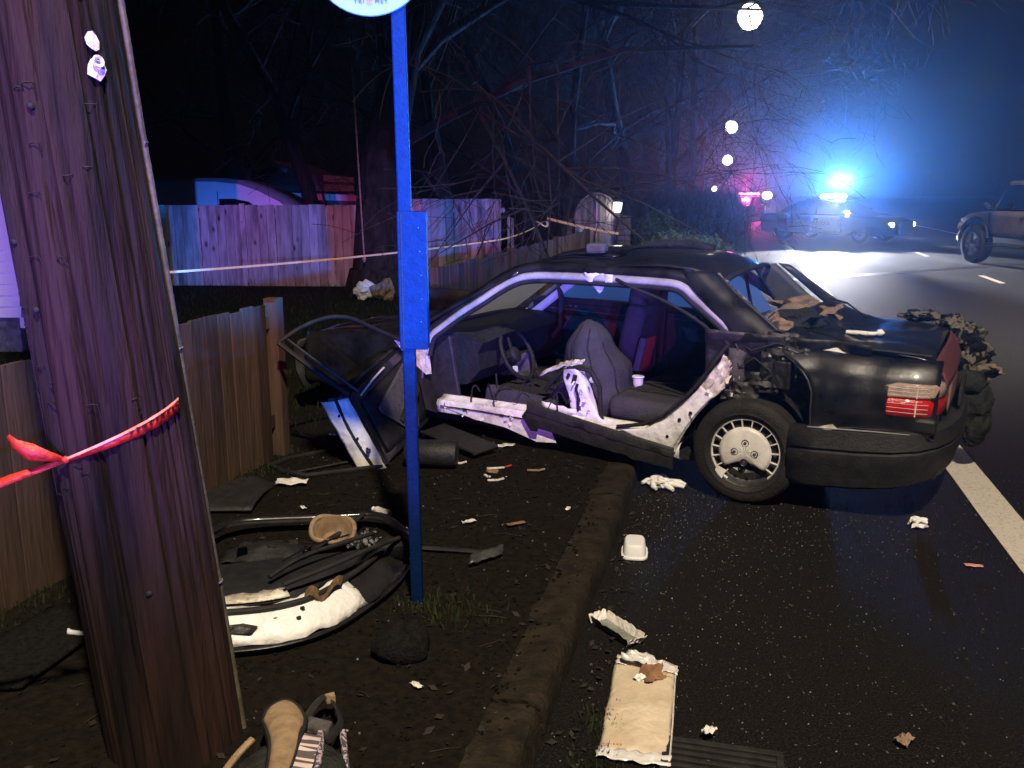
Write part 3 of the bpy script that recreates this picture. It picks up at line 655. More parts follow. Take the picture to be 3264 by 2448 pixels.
m = MB(); pts = [kn, kn + Vector((-.035, -.02, .018)), kn + Vector((-.075, -.03, .03)), kn + Vector((-.115, -.03, .052)), kn + Vector((-.135, -.025, .075))]
m.ribbon(pts, [Vector((0, 0, .006)), Vector((-.003, 0, .016)), Vector((.004, .01, .021)), Vector((.006, 0, .014)), Vector((.004, 0, .004))]); m.build('loose_end', redtape, tp, inv=inv, solid=.0006, smooth=60)
m = MB(); m.lathe([(0, -.012), (.011, -.006), (.012, .005), (0, .013)], 8, 'z', tuple(kn)); m.build('knot', redtape, tp, inv=inv, smooth=60)

# ------------------------------------------------------------------ bus stop post
bp_ = empty('bus_stop_sign', (-.397, 3.46, .1), 0, 'blue bus stop post with round transit sign and square sleeve', 'sign')
lean = -.008
MB().hexa([(-.024, -.024, 0), (.024, -.024, 0), (.024, .024, 0), (-.024, .024, 0)], [(-.026 + lean*2.8, -.024, 2.9), (.026 + lean*2.8, -.024, 2.9), (.026 + lean*2.8, .024, 2.9), (-.026 + lean*2.8, .024, 2.9)]).build('post', bluepaint, bp_, bev=.006)
MB().hexa([(-.040, -.036, 1.09), (.070, -.036, 1.09), (.070, .04, 1.09), (-.040, .04, 1.09)], [(-.040, -.036, 1.62), (.070, -.036, 1.62), (.070, .04, 1.62), (-.040, .04, 1.62)]).build('schedule_case', bluepaint, bp_, bev=.004)
MB().box((-.024, -.039, 1.35), (.004, .004, .52)).build('case_seam', rubber, bp_)
m = MB()
for k in range(5): m.lathe([(0, 0), (.0022, 0), (.0016, -.002), (0, -.0025)], 6, 'y', (.045 + .004*math.sin(k), -.0375, 1.2 + .09*k))
m.build('rivet', bolt, bp_)
sg = MB(); sg.lathe([(0, -.004), (.215, -.004), (.218, 0), (.215, .004), (0, .004)], 48, 'y', (-.115, -.034, 2.53)); sgo = sg.build('sign_disc', signwhite, bp_, smooth=40)
bl = MB()
cx_, cz_ = -.115, 2.53
arc = [(cx_ + .196*math.cos(t), -.0405, cz_ + .196*math.sin(t)) for t in (lerp(R(200), R(-20), k/24) for k in range(25))]
bl.prism([(cx_ - .155, -.0405, cz_ - .105)] + [(cx_ + .196*math.cos(t), -.0405, cz_ + .196*math.sin(t)) for t in [lerp(R(212), R(-25), k/26) for k in range(27)]] + [(cx_ + .02, -.0405, cz_ + .02), (cx_ - .10, -.0405, cz_ - .095)], (0, .001, 0)); bl.build('blue_field', signblue, sgo)
M4 = Matrix.Translation((cx_ - .0375, -.0415, cz_ - .168)) @ Matrix.Rotation(R(90), 4, 'X')
text_mesh('lettering', 'TRI', .021, signink, sgo, M4, 1.35)
M4 = Matrix.Translation((cx_ + .0425, -.0415, cz_ - .168)) @ Matrix.Rotation(R(90), 4, 'X')
text_mesh('lettering', 'MET', .021, signink, sgo, M4, 1.35)
lg = MB()
for r0_, r1_ in ((.0095, .0115), (.005, .0068)):
    lg.lathe([(r0_, 0), (r1_, 0), (r1_, .001), (r0_, .001)], 20, 'y', (cx_, -.0418, cz_ - .168), close=True)
lg.box((cx_, -.0414, cz_ - .168), (.010, .0008, .0018)); lg.box((cx_, -.0414, cz_ - .168), (.0018, .0008, .010)); lg.build('logo', signpink, sgo)
MB().box((-.05, -.028, 2.5), (.10, .006, .04)).build('bracket', silver, bp_)

# yellow tape across the yard
def tape_run(pts, w_, label, sag=.05):
    P_ = [Vector(p) for p in pts]; m = MB(); out = []; wv = []
    for i in range(len(P_) - 1):
        for k in range(12):
            t = k/12; p = P_[i].lerp(P_[i+1], t); p.z -= sag*4*t*(1-t); out.append(p); an = .9*nz(i*3 + t*5, 7)
            wv.append(Vector((0, math.sin(an)*w_, math.cos(an)*w_)))
    m.ribbon(out, wv); return tag(m.build('yellow_caution_tape', yellowtape, solid=.001), label, 'tape')
tape_run([(-3.6, 9.0, .98), (-.2, 14.4, 1.02), (.66, 21.9, .98)], .012, 'yellow caution tape strung across the yard in front of the tall fences', .04)
tape_run([(.85, 21.9, 1.13), (2.95, 23.6, .66)], .03, 'pale caution tape running from the slim tree past the arched gate', .03)
m = MB(); m.tube([(.70 + .16*math.cos(t), 21.85 + .16*math.sin(t), 1.0 + .06*math.sin(2*t)) for t in (2*math.pi*k/14 for k in range(15))], .03, 5, flat=.3); m.tube([(.62, 21.7, .98), (.55, 21.68, .8), (.5, 21.68, .62)], .025, 4, flat=.3)
tag(m.build('tape_knot', paper), 'pale knotted tape ends round the slim tree trunk', 'tape')
# ------------------------------------------------------------------ the wrecked sedan (X forward, Y left, Z up; origin below the rear axle)
CF = Matrix.Rotation(R(151), 4, 'Z') @ Matrix.Rotation(R(-1.2), 4, 'Y')
CO = Vector((1.74, 5.68, 0.0)); CM = Matrix.Translation(CO) @ CF; CI = CM.inverted()
car = empty('wrecked_sedan', CO, 0, 'wrecked black sedan with its near side doors torn off, straddling the kerb', 'car')
car.rotation_euler = CF.to_euler(); bpy.context.view_layer.update()
V = Vector
def rough_(x, y, z, a=.01, s=6): return a*nz(x*s, y*s, z*s)

def smooth_path(P_, k=4):
    o_ = []; P2 = [V(p) for p in P_]
    for i in range(len(P2) - 1):
        a, b, c_, d = P2[max(0, i-1)], P2[i], P2[i+1], P2[min(len(P2)-1, i+2)]
        for j in range(k):
            t = j/k; o_.append(.5*((2*b) + (c_ - a)*t + (2*a - 5*b + 4*c_ - d)*t*t + (3*b - a - 3*c_ + d)*t**3))
    return o_ + [P2[-1]]
# rear quarter panel ------------------------------------------------
def qy(x, z):
    t = interp([.45, .52, .62, .75, .84, .90, .935], [.815, .828, .838, .832, .805, .765, .72], z)
    return t * interp([-1.0, -.93, -.85, -.7, -.3], [.90, .945, .972, .99, 1.0], x)
def qx0(z): return interp([.5, .60, .72, .80, .88, .935], [-.355, -.35, -.345, -.31, -.22, -.09], z)
m = MB()
def qf(u, v):
    z = lerp(.50, .935, v); x = lerp(qx0(z), -.97, u)
    z2 = z + (.02*(1-v)*interp([-.97, -.35], [1, 0], x))
    return (x, qy(x, z) + .02*nz(x*7, z*7)*(1-u) + .004*nz(x*5, z*5, 3), z2 + .006*nz(x*9, z*3)*(1-u))
m.grid(qf, 28, 22); q_ = m.build('rear_quarter_panel', blackpaint, car, smooth=50, solid=.006)
m = MB(); m.tube([(qx0(z) + .003, qy(qx0(z), z) + .002, z) for z in (.50, .58, .66, .72, .78, .82, .86, .9, .935)], .006, 6); m.build('torn_edge', steel, q_, smooth=50)
m = MB(); m.tube([(-.34, .842, .525), (-.5, .842, .535), (-.7, .838, .548), (-.86, .826, .553)], [.008, .011, .007, .004], 5, flat=.5); m.build('scraped_metal', silver, q_, smooth=50)
MB().prism([(-.40, .845, .535), (-.47, .845, .56), (-.50, .845, .535), (-.44, .845, .52)], (0, .003, 0)).build('scraped_metal', torn, q_)
# gutter and lid gap
MB().hexa([(-.15, .66, .86), (-.90, .64, .86), (-.90, .71, .88), (-.15, .73, .88)], [(-.15, .66, .90), (-.90, .64, .90), (-.90, .71, .925), (-.15, .73, .925)]).build('boot_gutter', rubber, car)
m = MB(); m.grid(lambda u, v: (lerp(-.28, -.50, u), .722 - .02*v, lerp(.90, .955, v) + .012*nz(u*6, v*3)), 10, 3); m.build('bared_gutter_metal', jamb, car, solid=.003)

# boot lid --------------------------------------------------------------
m = MB()
def lidz(x, y):
    b = interp([-.93, -.85, -.6, -.2], [.945, .965, .975, .965], x) - .022*abs(y/.68)**3
    k = max(0, min(1, (x + .56)/.34))
    return b + k*(.055*nz(x*7, y*4, 2) + .03*abs(nz(x*15, y*9))) + .075*k*math.exp(-((y + .38)/.22)**2) + .006*nz(x*5, y*5)
def lidf(u, v):
    y = lerp(-.69, .685, v); x = lerp(-.13 + .09*nz(y*6, 3) , -.925, u)
    return (x, y, lidz(x, y))
m.grid(lidf, 34, 30); lid = m.build('boot_lid', blackpaint, car, smooth=55, solid=.01)
m = MB()
def lidr(u, v):
    y = lerp(-.66, .655, v); z = lerp(lidz(-.925, y), .80, u); return (-.925 - .03*math.sin(u*1.6) - .045*u - .02*(1 - (y/.66)**2), y, z)
m.grid(lidr, 6, 16); m.build('boot_lid_rear', redlit, lid, smooth=40, solid=.008)
m = MB()
m.grid(lambda u, v: (-.998 - .015*(1 - (lerp(-.5, .40, v)/.5)**2) , lerp(-.5, .40, v), lerp(.80, .60, u)), 4, 10); m.build('plate_recess', mat('plate_panel', (.22, .13, .12), (.28, .17, .16), 12, .5), car, smooth=40, solid=.008)
m = MB(); m.tube([(-.91, .67, .955), (-.7, .688, .962), (-.5, .69, .965), (-.33, .69, .962)], .008, 6); m.build('lid_edge_seal', rubber, lid, smooth=50)
for k, pts in enumerate([[(-.2, -.1, 1.02), (-.35, .15, .99), (-.55, .42, .985)], [(-.22, .45, 1.0), (-.38, .52, .99), (-.5, .56, .97)], [(-.16, -.55, 1.08), (-.3, -.45, 1.07), (-.45, -.30, 1.0)]]):
    MB().tube(pts, [.006, .008, .004], 5).build('torn_strip', chrome if k == 1 else rubber, lid, smooth=50)
m = MB(); m.grid(lambda u, v: (lerp(-.05, -.42, u), lerp(.66, .2, v), .955 + .05*nz(u*5, v*5, 4) + .05*(1-u)*abs(nz(u*9, v*8))), 14, 14); m.build('folded_panel', wheelhouse, car, smooth=40, solid=.006)
# tail lamps -----------------------------------------------------------
for s in (1, -1):
    outl = [(-.735, .833), (-.80, .829), (-.87, .818), (-.925, .795), (-.965, .745), (-.985, .66), (-.992, .56), (-.994, .46)]
    for nm, z0, z1, mm in (('red_lens', .648, .742, redlens), ('clear_lens', .745, .822, clearlens)):
        m = MB(); rings = []
        for i, (x, y) in enumerate(outl):
            zz1 = z1 - (.02 if nm == 'clear_lens' and i == 0 else 0); zz0 = z0
            d = V((x + .85, y - .55, 0)).normalized()*.012
            rings.append([(x, s*y, zz0), (x + d.x, s*(y + d.y), lerp(zz0, zz1, .15)), (x + d.x, s*(y + d.y), lerp(zz0, zz1, .85)), (x, s*y, zz1), (x + .03, s*(y - .03), zz1), (x + .03, s*(y - .03), zz0)])
        m.loft(rings); o = m.build('tail_lamp', mm, car, smooth=40); o['label'] = 'red tail lamp lens' if nm == 'red_lens' else 'clear upper tail lamp lens'
        if s == 1:
            for i in range(3):
                z = lerp(z0, z1, (i + 1)/4); MB().tube([(x - .006*0 + V((x + .85, y - .55, 0)).normalized().x*.013, y + V((x + .85, y - .55, 0)).normalized().y*.013, z) for x, y in outl[:4]], .0012, 4).build('lens_rib', paper, o)
            x, y = outl[2]; d = V((x + .85, y - .55, 0)).normalized()*.0135; MB().tube([(x + d.x, y + d.y, z0 + .006), (x + d.x, y + d.y, z1 - .006)], .0035, 4).build('lens_rib', paper, o)
    MB().box((-.86, s*.70, .60), (.24, .22, .09)).build('lamp_housing', blackpaint, car, bev=.02)
# rear bumper --------------------------------------------------------------
path = [(-.245, .848, 0), (-.40, .856, .08), (-.60, .855, .2), (-.78, .845, .35), (-.90, .81, .5), (-.985, .72, .65), (-1.04, .55, .8), (-1.075, .3, .9), (-1.085, 0, 1)]
path += [(x, -y, t) for x, y, t in path[-2::-1]]
def bprof(t):
    zb = lerp(.165, .275, min(1, t*1.6)); zt = lerp(.515, .575, min(1, t*1.6))
    return [(-.10, zt - .004), (-.02, zt + .004), (0, zt - .008), (.006, zt - .055), (.014, lerp(zb, zt, .70)), (.002, lerp(zb, zt, .675)), (.002, lerp(zb, zt, .645)), (.013, lerp(zb, zt, .62)), (.010, lerp(zb, zt, .42)), (-.004, lerp(zb, zt, .33)), (-.010, lerp(zb, zt, .18)), (-.022, lerp(zb, zt, .05)), (-.05, zb), (-.12, zb)]
m = MB(); rings = []
for i, (x, y, t) in enumerate(path):
    a = V(path[max(0, i-1)][:2]); b = V(path[min(len(path)-1, i+1)][:2]); d = (b - a).normalized(); nrm = V((d.y, -d.x))
    if nrm.dot(V((x + .3, y))) < 0: nrm = -nrm
    rings.append([(x + nrm.x*o, y + nrm.y*o, z) for o, z in bprof(t)])
m.loft(rings, close=False); m.build('rear_bumper', plastic, car, smooth=38, solid=.004)
MB().box((-1.055, -.05, .66), (.02, .5, .11)).build('number_plate', plastic, car, bev=.004)

# wheels ----------------------------------------------------------------------
def make_wheel(cx, cy_, cz, s, cap, flat=0):
    w_ = empty('wheel', (0, 0, 0)); w_.parent = car; w_.location = (cx, cy_, cz); w_.name = 'wheel'
    prof = [(.205, -.085), (.215, -.098), (.25, -.108), (.285, -.104), (.303, -.088), (.309, -.06), (.311, -.045), (.305, -.042), (.305, -.032), (.312, -.03), (.312, .03), (.305, .032), (.305, .042), (.311, .045), (.309, .06), (.303, .088), (.285, .104), (.25, .108), (.235, .1065), (.231, .109), (.226, .104), (.215, .098), (.205, .085)]
    t_ = MB().lathe(prof, 56, 'y')
    if flat: t_.v = [(x, y, max(z, -.312 + flat)) for x, y, z in t_.v]
    t_.build('tyre', tyrem, w_, smooth=40)
    rp_ = [(.207, -.09), (.212, .085*s), (.205, .09*s), (.198, .082*s), (.192, .05*s), (.180, .035*s), (.165, .045*s), (.130, .055*s), (.115, .045*s), (.085, .03*s), (.07, .05*s), (0, .052*s)]
    rim = MB().lathe(rp_, 48, 'y').build('rim', steel, w_, smooth=40)
    for k in range(14):
        a = 2*math.pi*k/14 + .1; MB().lathe([(0, 0), (.011, 0), (.012, .002*s), (0, .003*s)], 10, 'y', (.150*math.cos(a), .0525*s, .150*math.sin(a))).build('vent_hole', rubber, rim)
    if cap:
        y0 = .083; cp = MB(); n = 72
        lo, hi = R(222), R(318)
        def rad(a):
            a = a % (2*math.pi); r = .152
            if lo < a < hi:
                t = (a - lo)/(hi - lo); r = .152 - .10*math.sin(math.pi*min(1, max(0, t)))**.45 + .012*nz(a*9, 3)
            return r
        rings = []
        for f_, yy in ((0, y0 + .014), (.3, y0 + .013), (.6, y0 + .010), (.85, y0 + .006), (1, y0 - .002)):
            rings.append([(rad(2*math.pi*k/n)*f_*math.cos(2*math.pi*k/n) + (0 if f_ else .0001*math.cos(k)), yy*s, rad(2*math.pi*k/n)*f_*math.sin(2*math.pi*k/n)) for k in range(n)])
        hc = cp.loft(rings, True, False).build('hubcap', hubm, w_, smooth=50, solid=.003)
        for k in range(19):
            a = 2*math.pi*k/19 + .08
            if lo + .02 < a % (2*math.pi) < hi - .3: continue
            MB().box((.174*math.cos(a), (y0 - .006)*s, .174*math.sin(a)), (.048, .016, .007), Matrix.Rotation(-a, 3, 'Y')).build('hubcap_spoke', hubm, hc, bev=.002)
        m = MB(); arc = [a for a in (lo - 2*math.pi + (2*math.pi - (hi - .25 - lo))*0 + lerp(hi - .35, lo + 2*math.pi + .05, k/40) for k in range(41))]
        arc = [lerp(hi - .35, lo + 2*math.pi + .05, k/46) for k in range(47)]
        m.loft([[(r_*math.cos(a), yy*s, r_*math.sin(a)) for r_, yy in ((.190, y0 - .012), (.196, y0 + .002), (.204, y0 - .001), (.206, y0 - .014))] for a in arc], True, True); m.build('hubcap_ring', hubm, hc, smooth=50)
        m = MB(); m.prism([(.10, (y0 + .002)*s, -.125), (.155, (y0 + .004)*s, -.10), (.17, (y0 + .01)*s, -.15), (.12, (y0 + .012)*s, -.175)], (0, -.004*s, 0)); m.build('broken_cap_tongue', hubm, hc)
        for k in range(4):
            a = R(90*k) ; c0 = (.058*math.cos(a), (y0 + .012)*s, .058*math.sin(a))
            b = MB().lathe([(.013, 0), (.021, .004*s), (.022, .0), (.021, -.006*s)], 18, 'y', c0).build('bolt_recess', steel, hc, smooth=50)
            MB().lathe([(0, .006*s), (.009, .006*s), (.011, .002*s), (.012, -.004*s)], 6, 'y', c0).build('wheel_bolt', bolt, hc)
    else:
        for k in range(5):
            a = R(72*k); MB().lathe([(0, .014*s), (.009, .014*s), (.011, 0)], 6, 'y', (.05*math.cos(a), .05*s, .05*math.sin(a))).build('wheel_bolt', bolt, rim)
    return w_
wl_ = make_wheel(0, .735, .312, 1, True); wl_.rotation_euler = (0, 0, R(1.5))
make_wheel(0, -.735, .312, -1, False)
make_wheel(2.70, .60, .36, 1, False, .05)
make_wheel(2.70, -.70, .36, -1, False, .05)

# floor, sills, wheelhouse -----------------------------------------------------
MB().box((.95, 0, .20), (2.6, 1.42, .05)).build('floor_pan', interior, car)
MB().box((-.6, 0, .33), (.8, 1.3, .1)).build('boot_floor', rubber, car)
m = MB()
def wh(u, v):
    x = lerp(.30, -.62, u); z = lerp(.30, 1.0, v); r = math.hypot(x, z - .31)
    y = .60 + .10*min(1, max(0, (r - .34)/.2)) + .05*nz(x*6, z*6) + .02*abs(nz(x*14, z*14))
    if v > .85: y += .05*(v - .85)/.15
    return (x, y, z)
m.grid(wh, 40, 34); m.build('wheelhouse', wheelhouse, car, smooth=50, solid=.01)
m = MB(); m.lathe([(.33, -.2), (.345, .0), (.34, .06)], 40, 'y', (0, .66, .34)); m.build('wheel_arch_liner', rubber, car, smooth=50)
for k in range(12):                                  # torn flaps and wires in the opened flank
    rnd = random.Random(k*7 + 1); x, z = rnd.uniform(-.28, .12), rnd.uniform(.62, .95); y = .745
    m = MB(); sx, sz = rnd.uniform(.03, .09), rnd.uniform(.03, .08)
    m.grid(lambda u, v: (x + (u - .5)*sx*2, y + .03*nz(u*3 + k, v*3) + .01, z + (v - .5)*sz*2 + .02*nz(u*4, k)), 5, 5); m.build('torn_flap', wheelhouse if k % 3 else steel, car, smooth=30, solid=.003)
for pts in ([(.12, .72, .95), (.02, .76, .90), (-.12, .77, .96), (-.2, .74, .94)], [(-.02, .75, .97), (-.1, .74, 1.03), (-.22, .70, 1.0), (-.30, .66, .97)], [(-.05, .72, .98), (-.01, .60, 1.06), (-.04, .52, 1.10)], [(.16, .73, .9), (.08, .77, .8), (.0, .76, .86), (-.1, .78, .8)]):
    MB().tube(pts, .006, 5).build('loose_wire', rubber, car, smooth=60)
MB().tube([(.02, .735, .985), (-.06, .745, .95), (-.16, .752, .93), (-.28, .748, .925)], .007, 5).build('bright_edge', chrome, car, smooth=60)
m = MB(); m.grid(lambda u, v: (-.21 + .10*u, .765 + .01*nz(u*4, v*4), .70 + .16*v), 6, 6); m.build('torn_inner_box', blackpaint, car, solid=.02, bev=.01)

# left sill: bright bared metal, then the cover hanging
m = MB(); rings = []
for x in [lerp(2.16, .40, k/30) for k in range(31)]:
    d = .012*nz(x*5, 1) if x < 1.2 else .004*nz(x*5, 1); zt = interp([.4, .7, 1.2, 2.1], [.30, .345, .36, .345], x) + d
    rings.append([(x, .62, zt - .03), (x, .66, zt), (x, .70, zt + .006), (x, .725, zt - .012 + .01*nz(x*9)), (x, .775, zt - .018), (x, .79, zt - .045), (x, .785, zt - .10), (x, .74, zt - .12)])
m.loft(rings, close=False); m.build('sill', jamb, car, smooth=40, solid=.004)
m = MB(); m.prism([(2.08, .790, .285), (1.30, .795, .305), (1.22, .80, .17), (1.36, .80, .155), (1.6, .797, .215), (1.85, .793, .235)], (0, .006, 0)); m.build('sill_outer_skin', jamb, car)
m = MB(); m.tube([(2.12, .802, .292), (1.8, .804, .30), (1.55, .806, .296), (1.32, .806, .298)], .005, 5); m.build('sill_seam', rubber, car)
for x in (1.92, 1.63, 1.40): MB().box((x, .804, .294), (.03, .008, .02)).build('sill_clip', rubber, car, bev=.004)
m = MB(); rings = []
for k in range(25):
    t = k/24; x = lerp(1.42, .42, t); zc = lerp(.345, .205, t**1.1); hh = lerp(.075, .068, t); y = .845 + .02*math.sin(t*3); rg = .03*nz(t*11, 2) + .012*nz(t*31) if t > .55 else .006*nz(t*16)
    rings.append([(x, y - .022, zc + hh), (x, y - .004, zc + hh + .004), (x, y + .004, zc + hh*.85), (x, y + .006 + .008*nz(t*14, 7), zc + hh*.2), (x, y + .001, zc + hh*.15), (x, y + .004, zc - hh*.1), (x, y - .004, zc - hh + rg), (x, y - .022, zc - hh*.95 + rg)])
m.loft(rings); o = m.build('hanging_sill_cover', plastic, car, smooth=40); o['label'] = 'scuffed grey sill cover hanging off the side'
m = MB(); m.prism([(1.42, .80, .40), (1.46, .84, .32), (1.38, .86, .24), (1.36, .84, .41)], (-.05, .0, .0)); m.build('sill_cover_end', blackpaint, car)
# stub of the centre pillar
m = MB()
def stub(u, v):
    z = lerp(.33, .655, v); w_ = interp([0, .15, .45, .8, 1], [.27, .19, .15, .145, .12], v); cx_ = interp([0, .2, 1], [1.02, 1.06, 1.155], v)
    a = u*2*math.pi; cs = math.cos(a); sn = math.sin(a)
    return (cx_ + w_*.5*(abs(cs)**.6)*(1 if cs > 0 else -1) + .012*nz(u*4, z*9), .715 + .055*(abs(sn)**.7)*(1 if sn > 0 else -1) + .02*nz(z*12, u*5), z + (.03*nz(u*5, 2) if v > .9 else 0))
m.grid(stub, 28, 18); st_ = m.build('centre_pillar_stub', jamb, car, smooth=45, doubles=.0005)
for x, z, sx, sz in ((1.12, .60, .03, .03), (1.165, .615, .02, .02), (1.09, .50, .014, .045), (1.075, .41, .016, .02), (1.15, .45, .02, .012), (1.10, .55, .012, .012)):
    MB().box((x, .775 + .006*nz(x*20, z*9), z), (sx, .012, sz*2), (0, nz(x*9, z*7)*.9, 0)).build('pillar_hole', rubber, st_, bev=.005)
MB().tube([(1.09, .785, .575), (1.10, .79, .545), (1.085, .788, .50), (1.08, .785, .40)], .010, 6).build('belt_bracket', plastic, st_, smooth=60)
MB().tube([(1.36, .70, .48), (1.30, .72, .56), (1.22, .73, .635), (1.12, .74, .67), (1.02, .735, .655), (.96, .735, .56), (.95, .735, .42), (.93, .74, .33)], .015, 7).build('door_seal', rubber, car, smooth=60)
m = MB(); m.grid(lambda u, v: (lerp(1.40, 1.10, u), .66 + .05*v + .02*nz(u*6, v*5), lerp(.60, .70, u) + .05*math.sin(u*2.6)*.5 - .025*v + .02*nz(u*8, v*5, 2)), 14, 5); m.build('torn_pillar_trim', torn, car, smooth=50, solid=.008)
m = MB(); m.grid(lambda u, v: (lerp(1.34, 1.02, u) , .79 + .02*nz(u*7, v*3), lerp(.33, .43, v*(1-u*.3)) + .015*nz(u*9, v*2)), 10, 4); m.build('crumpled_pillar_foot', jamb, car, smooth=40, solid=.004)
# dog-leg ahead of the rear wheel
ins = [(.80, .775, .325), (.62, .785, .36), (.50, .785, .43), (.40, .775, .53), (.32, .765, .63), (.25, .75, .74), (.18, .735, .86)]
out = [(.42, .80, .235), (.40, .805, .30), (.365, .80, .38), (.31, .795, .48), (.235, .785, .58), (.15, .775, .67), (.10, .755, .80)]
def path_at(P_, t):
    i = min(len(P_) - 2, int(t*(len(P_) - 1))); f_ = t*(len(P_) - 1) - i; return V(P_[i]).lerp(V(P_[i+1]), f_)
m = MB()
def dog(u, v):
    p = path_at(ins, u).lerp(path_at(out, u), v); k = max(0, u - .55)/.45; p.y += .014*math.sin(v*3.1) + k*(.035*nz(u*14, v*6) + .02*nz(u*30, v*14)); p.x += k*.02*nz(u*11, v*8, 3); return p
m.grid(dog, 40, 12); m.build('dog_leg_panel', torn, car, smooth=45, solid=.005)
m = MB()
def dog2(u, v):
    p = path_at(ins, u*.72).lerp(path_at(out, u*.72), lerp(.02, .93, v)); p.y += .018 + .004*math.sin(v*3.1); return p
m.grid(dog2, 24, 8); m.build('dog_leg_skin', jamb, car, smooth=50, solid=.003)
MB().tube([V(p) + V((.01, .012, .012)) for p in ins[:1]] + [V(p) + V((.012, .0, .02)) for p in ins[1:]] + [(.14, .715, .95)], .013, 6).build('door_seal', rubber, car, smooth=60)
for x, z in ((.47, .335), (.40, .45), (.335, .50)): MB().lathe([(0, 0), (.010, 0), (.011, -.004), (0, -.004)], 10, 'y', (x, .824, z)).build('panel_hole', rubber, car)
m = MB(); m.grid(lambda u, v: (.06 + .10*u + .02*nz(v*5, u), .735 + .035*math.sin(u*3)*math.sin(v*3), .66 + .24*v), 8, 10); m.build('torn_liner', trimgrey, car, smooth=60, solid=.006)

rnd = random.Random(99)
for k in range(18):                                   # torn tongues of sheet metal along the cut edges
    if k < 9: x, y, z = rnd.uniform(1.25, 2.1), .80, rnd.uniform(.23, .33)
    elif k < 15: x, y, z = rnd.uniform(.98, 1.22), .775, rnd.uniform(.36, .66)
    else:
        t = rnd.uniform(.1, 1.0); q = path_at(ins, t).lerp(path_at(out, t), rnd.random()); x, y, z = q.x, q.y + .02, q.z
    a = rnd.uniform(0, 6.28); L_ = rnd.uniform(.02, .055); wd = rnd.uniform(.006, .018)
    d_ = V((math.cos(a), rnd.uniform(.2, .8), math.sin(a))).normalized(); e_ = V((-math.sin(a), 0, math.cos(a)))*wd; c0 = V((x, y, z))
    m = MB(); m.add([c0 - e_, c0 + e_, c0 + d_*L_*.6 + e_*.6 + V((0, .01, 0)), c0 + d_*L_*.6 - e_*.7 + V((0, .01, 0)), c0 + d_*L_ + V((0, -.006, .004))], [(0, 1, 2, 3), (3, 2, 4)]); m.build('torn_tongue', [jamb, torn, jamb][k % 3], car, solid=.002)
for k in range(9):                                    # cut seat-belt webbing, wiring and hose ends in the door opening
    x = rnd.uniform(.9, 2.0); z0 = rnd.uniform(.34, .5); y = rnd.uniform(.55, .76); a = rnd.uniform(-1, 1)
    MB().tube(smooth_path([(x, y, z0), (x + .05*a, y + .04, z0 + rnd.uniform(.03, .1)), (x + .12*a, y + .06, z0 + rnd.uniform(-.05, .05)), (x + .18*a, y + .05, z0 - rnd.uniform(.05, .12))]), rnd.uniform(.003, .006), 5).build('cut_wire', [rubber, plastic, interior][k % 3], car, smooth=60)
# roof and pillars ---------------------------------------------------------------
m = MB()
def rfz(x, y):
    b = interp([.28, .36, .46, .86, 1.34, 1.51, 1.63, 1.72], [1.31, 1.355, 1.382, 1.385, 1.36, 1.335, 1.30, 1.262], x); k = abs(y)/.57
    return b - .065*k**2.6 + .004*nz(x*5, y*5) - .025*math.exp(-((x - 1.05)/.10)**2)*max(0, y/.57)**2 + .012*math.exp(-((x - .62)/.16)**2)*max(0, y/.57)
def rff(u, v):
    y0 = lerp(-.57, .57, v); x = lerp(.30, 1.70, u); x -= (.05*(1 - (y0/.57)**2))*(1 - u) - .05*u*(1 - (y0/.57)**2)
    return (x, y0*interp([.3, .5, 1.3, 1.7], [.97, 1.02, 1.0, .95], x), rfz(x, y0))
m.grid(rff, 36, 26); roof = m.build('roof', blackpaint, car, smooth=50, solid=.012)
m = MB(); m.grid(lambda u, v: (lerp(1.02, 1.46, u), lerp(-.40, .40, v), rfz(lerp(1.02, 1.46, u), lerp(-.40, .40, v)) + .016 + .03*u*(1-u)), 10, 10); m.build('sunroof_panel', blackpaint, roof, smooth=50, solid=.008)
MB().tube([(1.48, y, rfz(1.48, y) + .014) for y in (-.41, -.2, 0, .2, .41)], .006, 5).build('sunroof_trim', chrome, roof)
MB().tube([(x, .425, rfz(x, .425) + .014) for x in (1.02, 1.15, 1.3, 1.47)], .006, 5).build('sunroof_trim', chrome, roof)
MB().tube([(x, .47, rfz(x, .47) + .009) for x in (1.05, 1.2, 1.35, 1.52)], .005, 5).build('roof_gutter', chrome, roof)
o = MB().box((1.16, .40, 1.405), (.13, .11, .065), (0, .06, .2)).build('rescue_tool_box', trimgrey, None, bev=.015); o.matrix_world = CM @ o.matrix_world
tag(o, 'small grey box left lying on the roof of the wreck', 'box')
bpy.context.view_layer.update()
o = MB().tube([(0.62, -.42, 0), (.80, -.40, .02), (1.0, -.36, .015), (1.12, -.35, 0)], [.05, .06, .055, .04], 10, flat=.6).build('folded_blanket', darkcoat, None, smooth=60); o.matrix_world = CM @ Matrix.Translation((0, 0, 1.385)) 
tag(o, 'dark rolled blanket lying along the far side of the wreck roof', 'blanket')
railp = [(2.263, .755, .633), (2.238, .74, .758), (2.155, .725, .835), (2.012, .7, .944), (1.865, .675, 1.042), (1.75, .65, 1.123), (1.635, .625, 1.188), (1.515, .61, 1.217), (1.334, .6, 1.227), (1.063, .6, 1.233), (.807, .6, 1.236), (.639, .605, 1.236), (.54, .61, 1.231), (.475, .62, 1.208), (.412, .635, 1.164), (.321, .66, 1.108), (.18, .7, 1.013), (.14, .712, .93)]
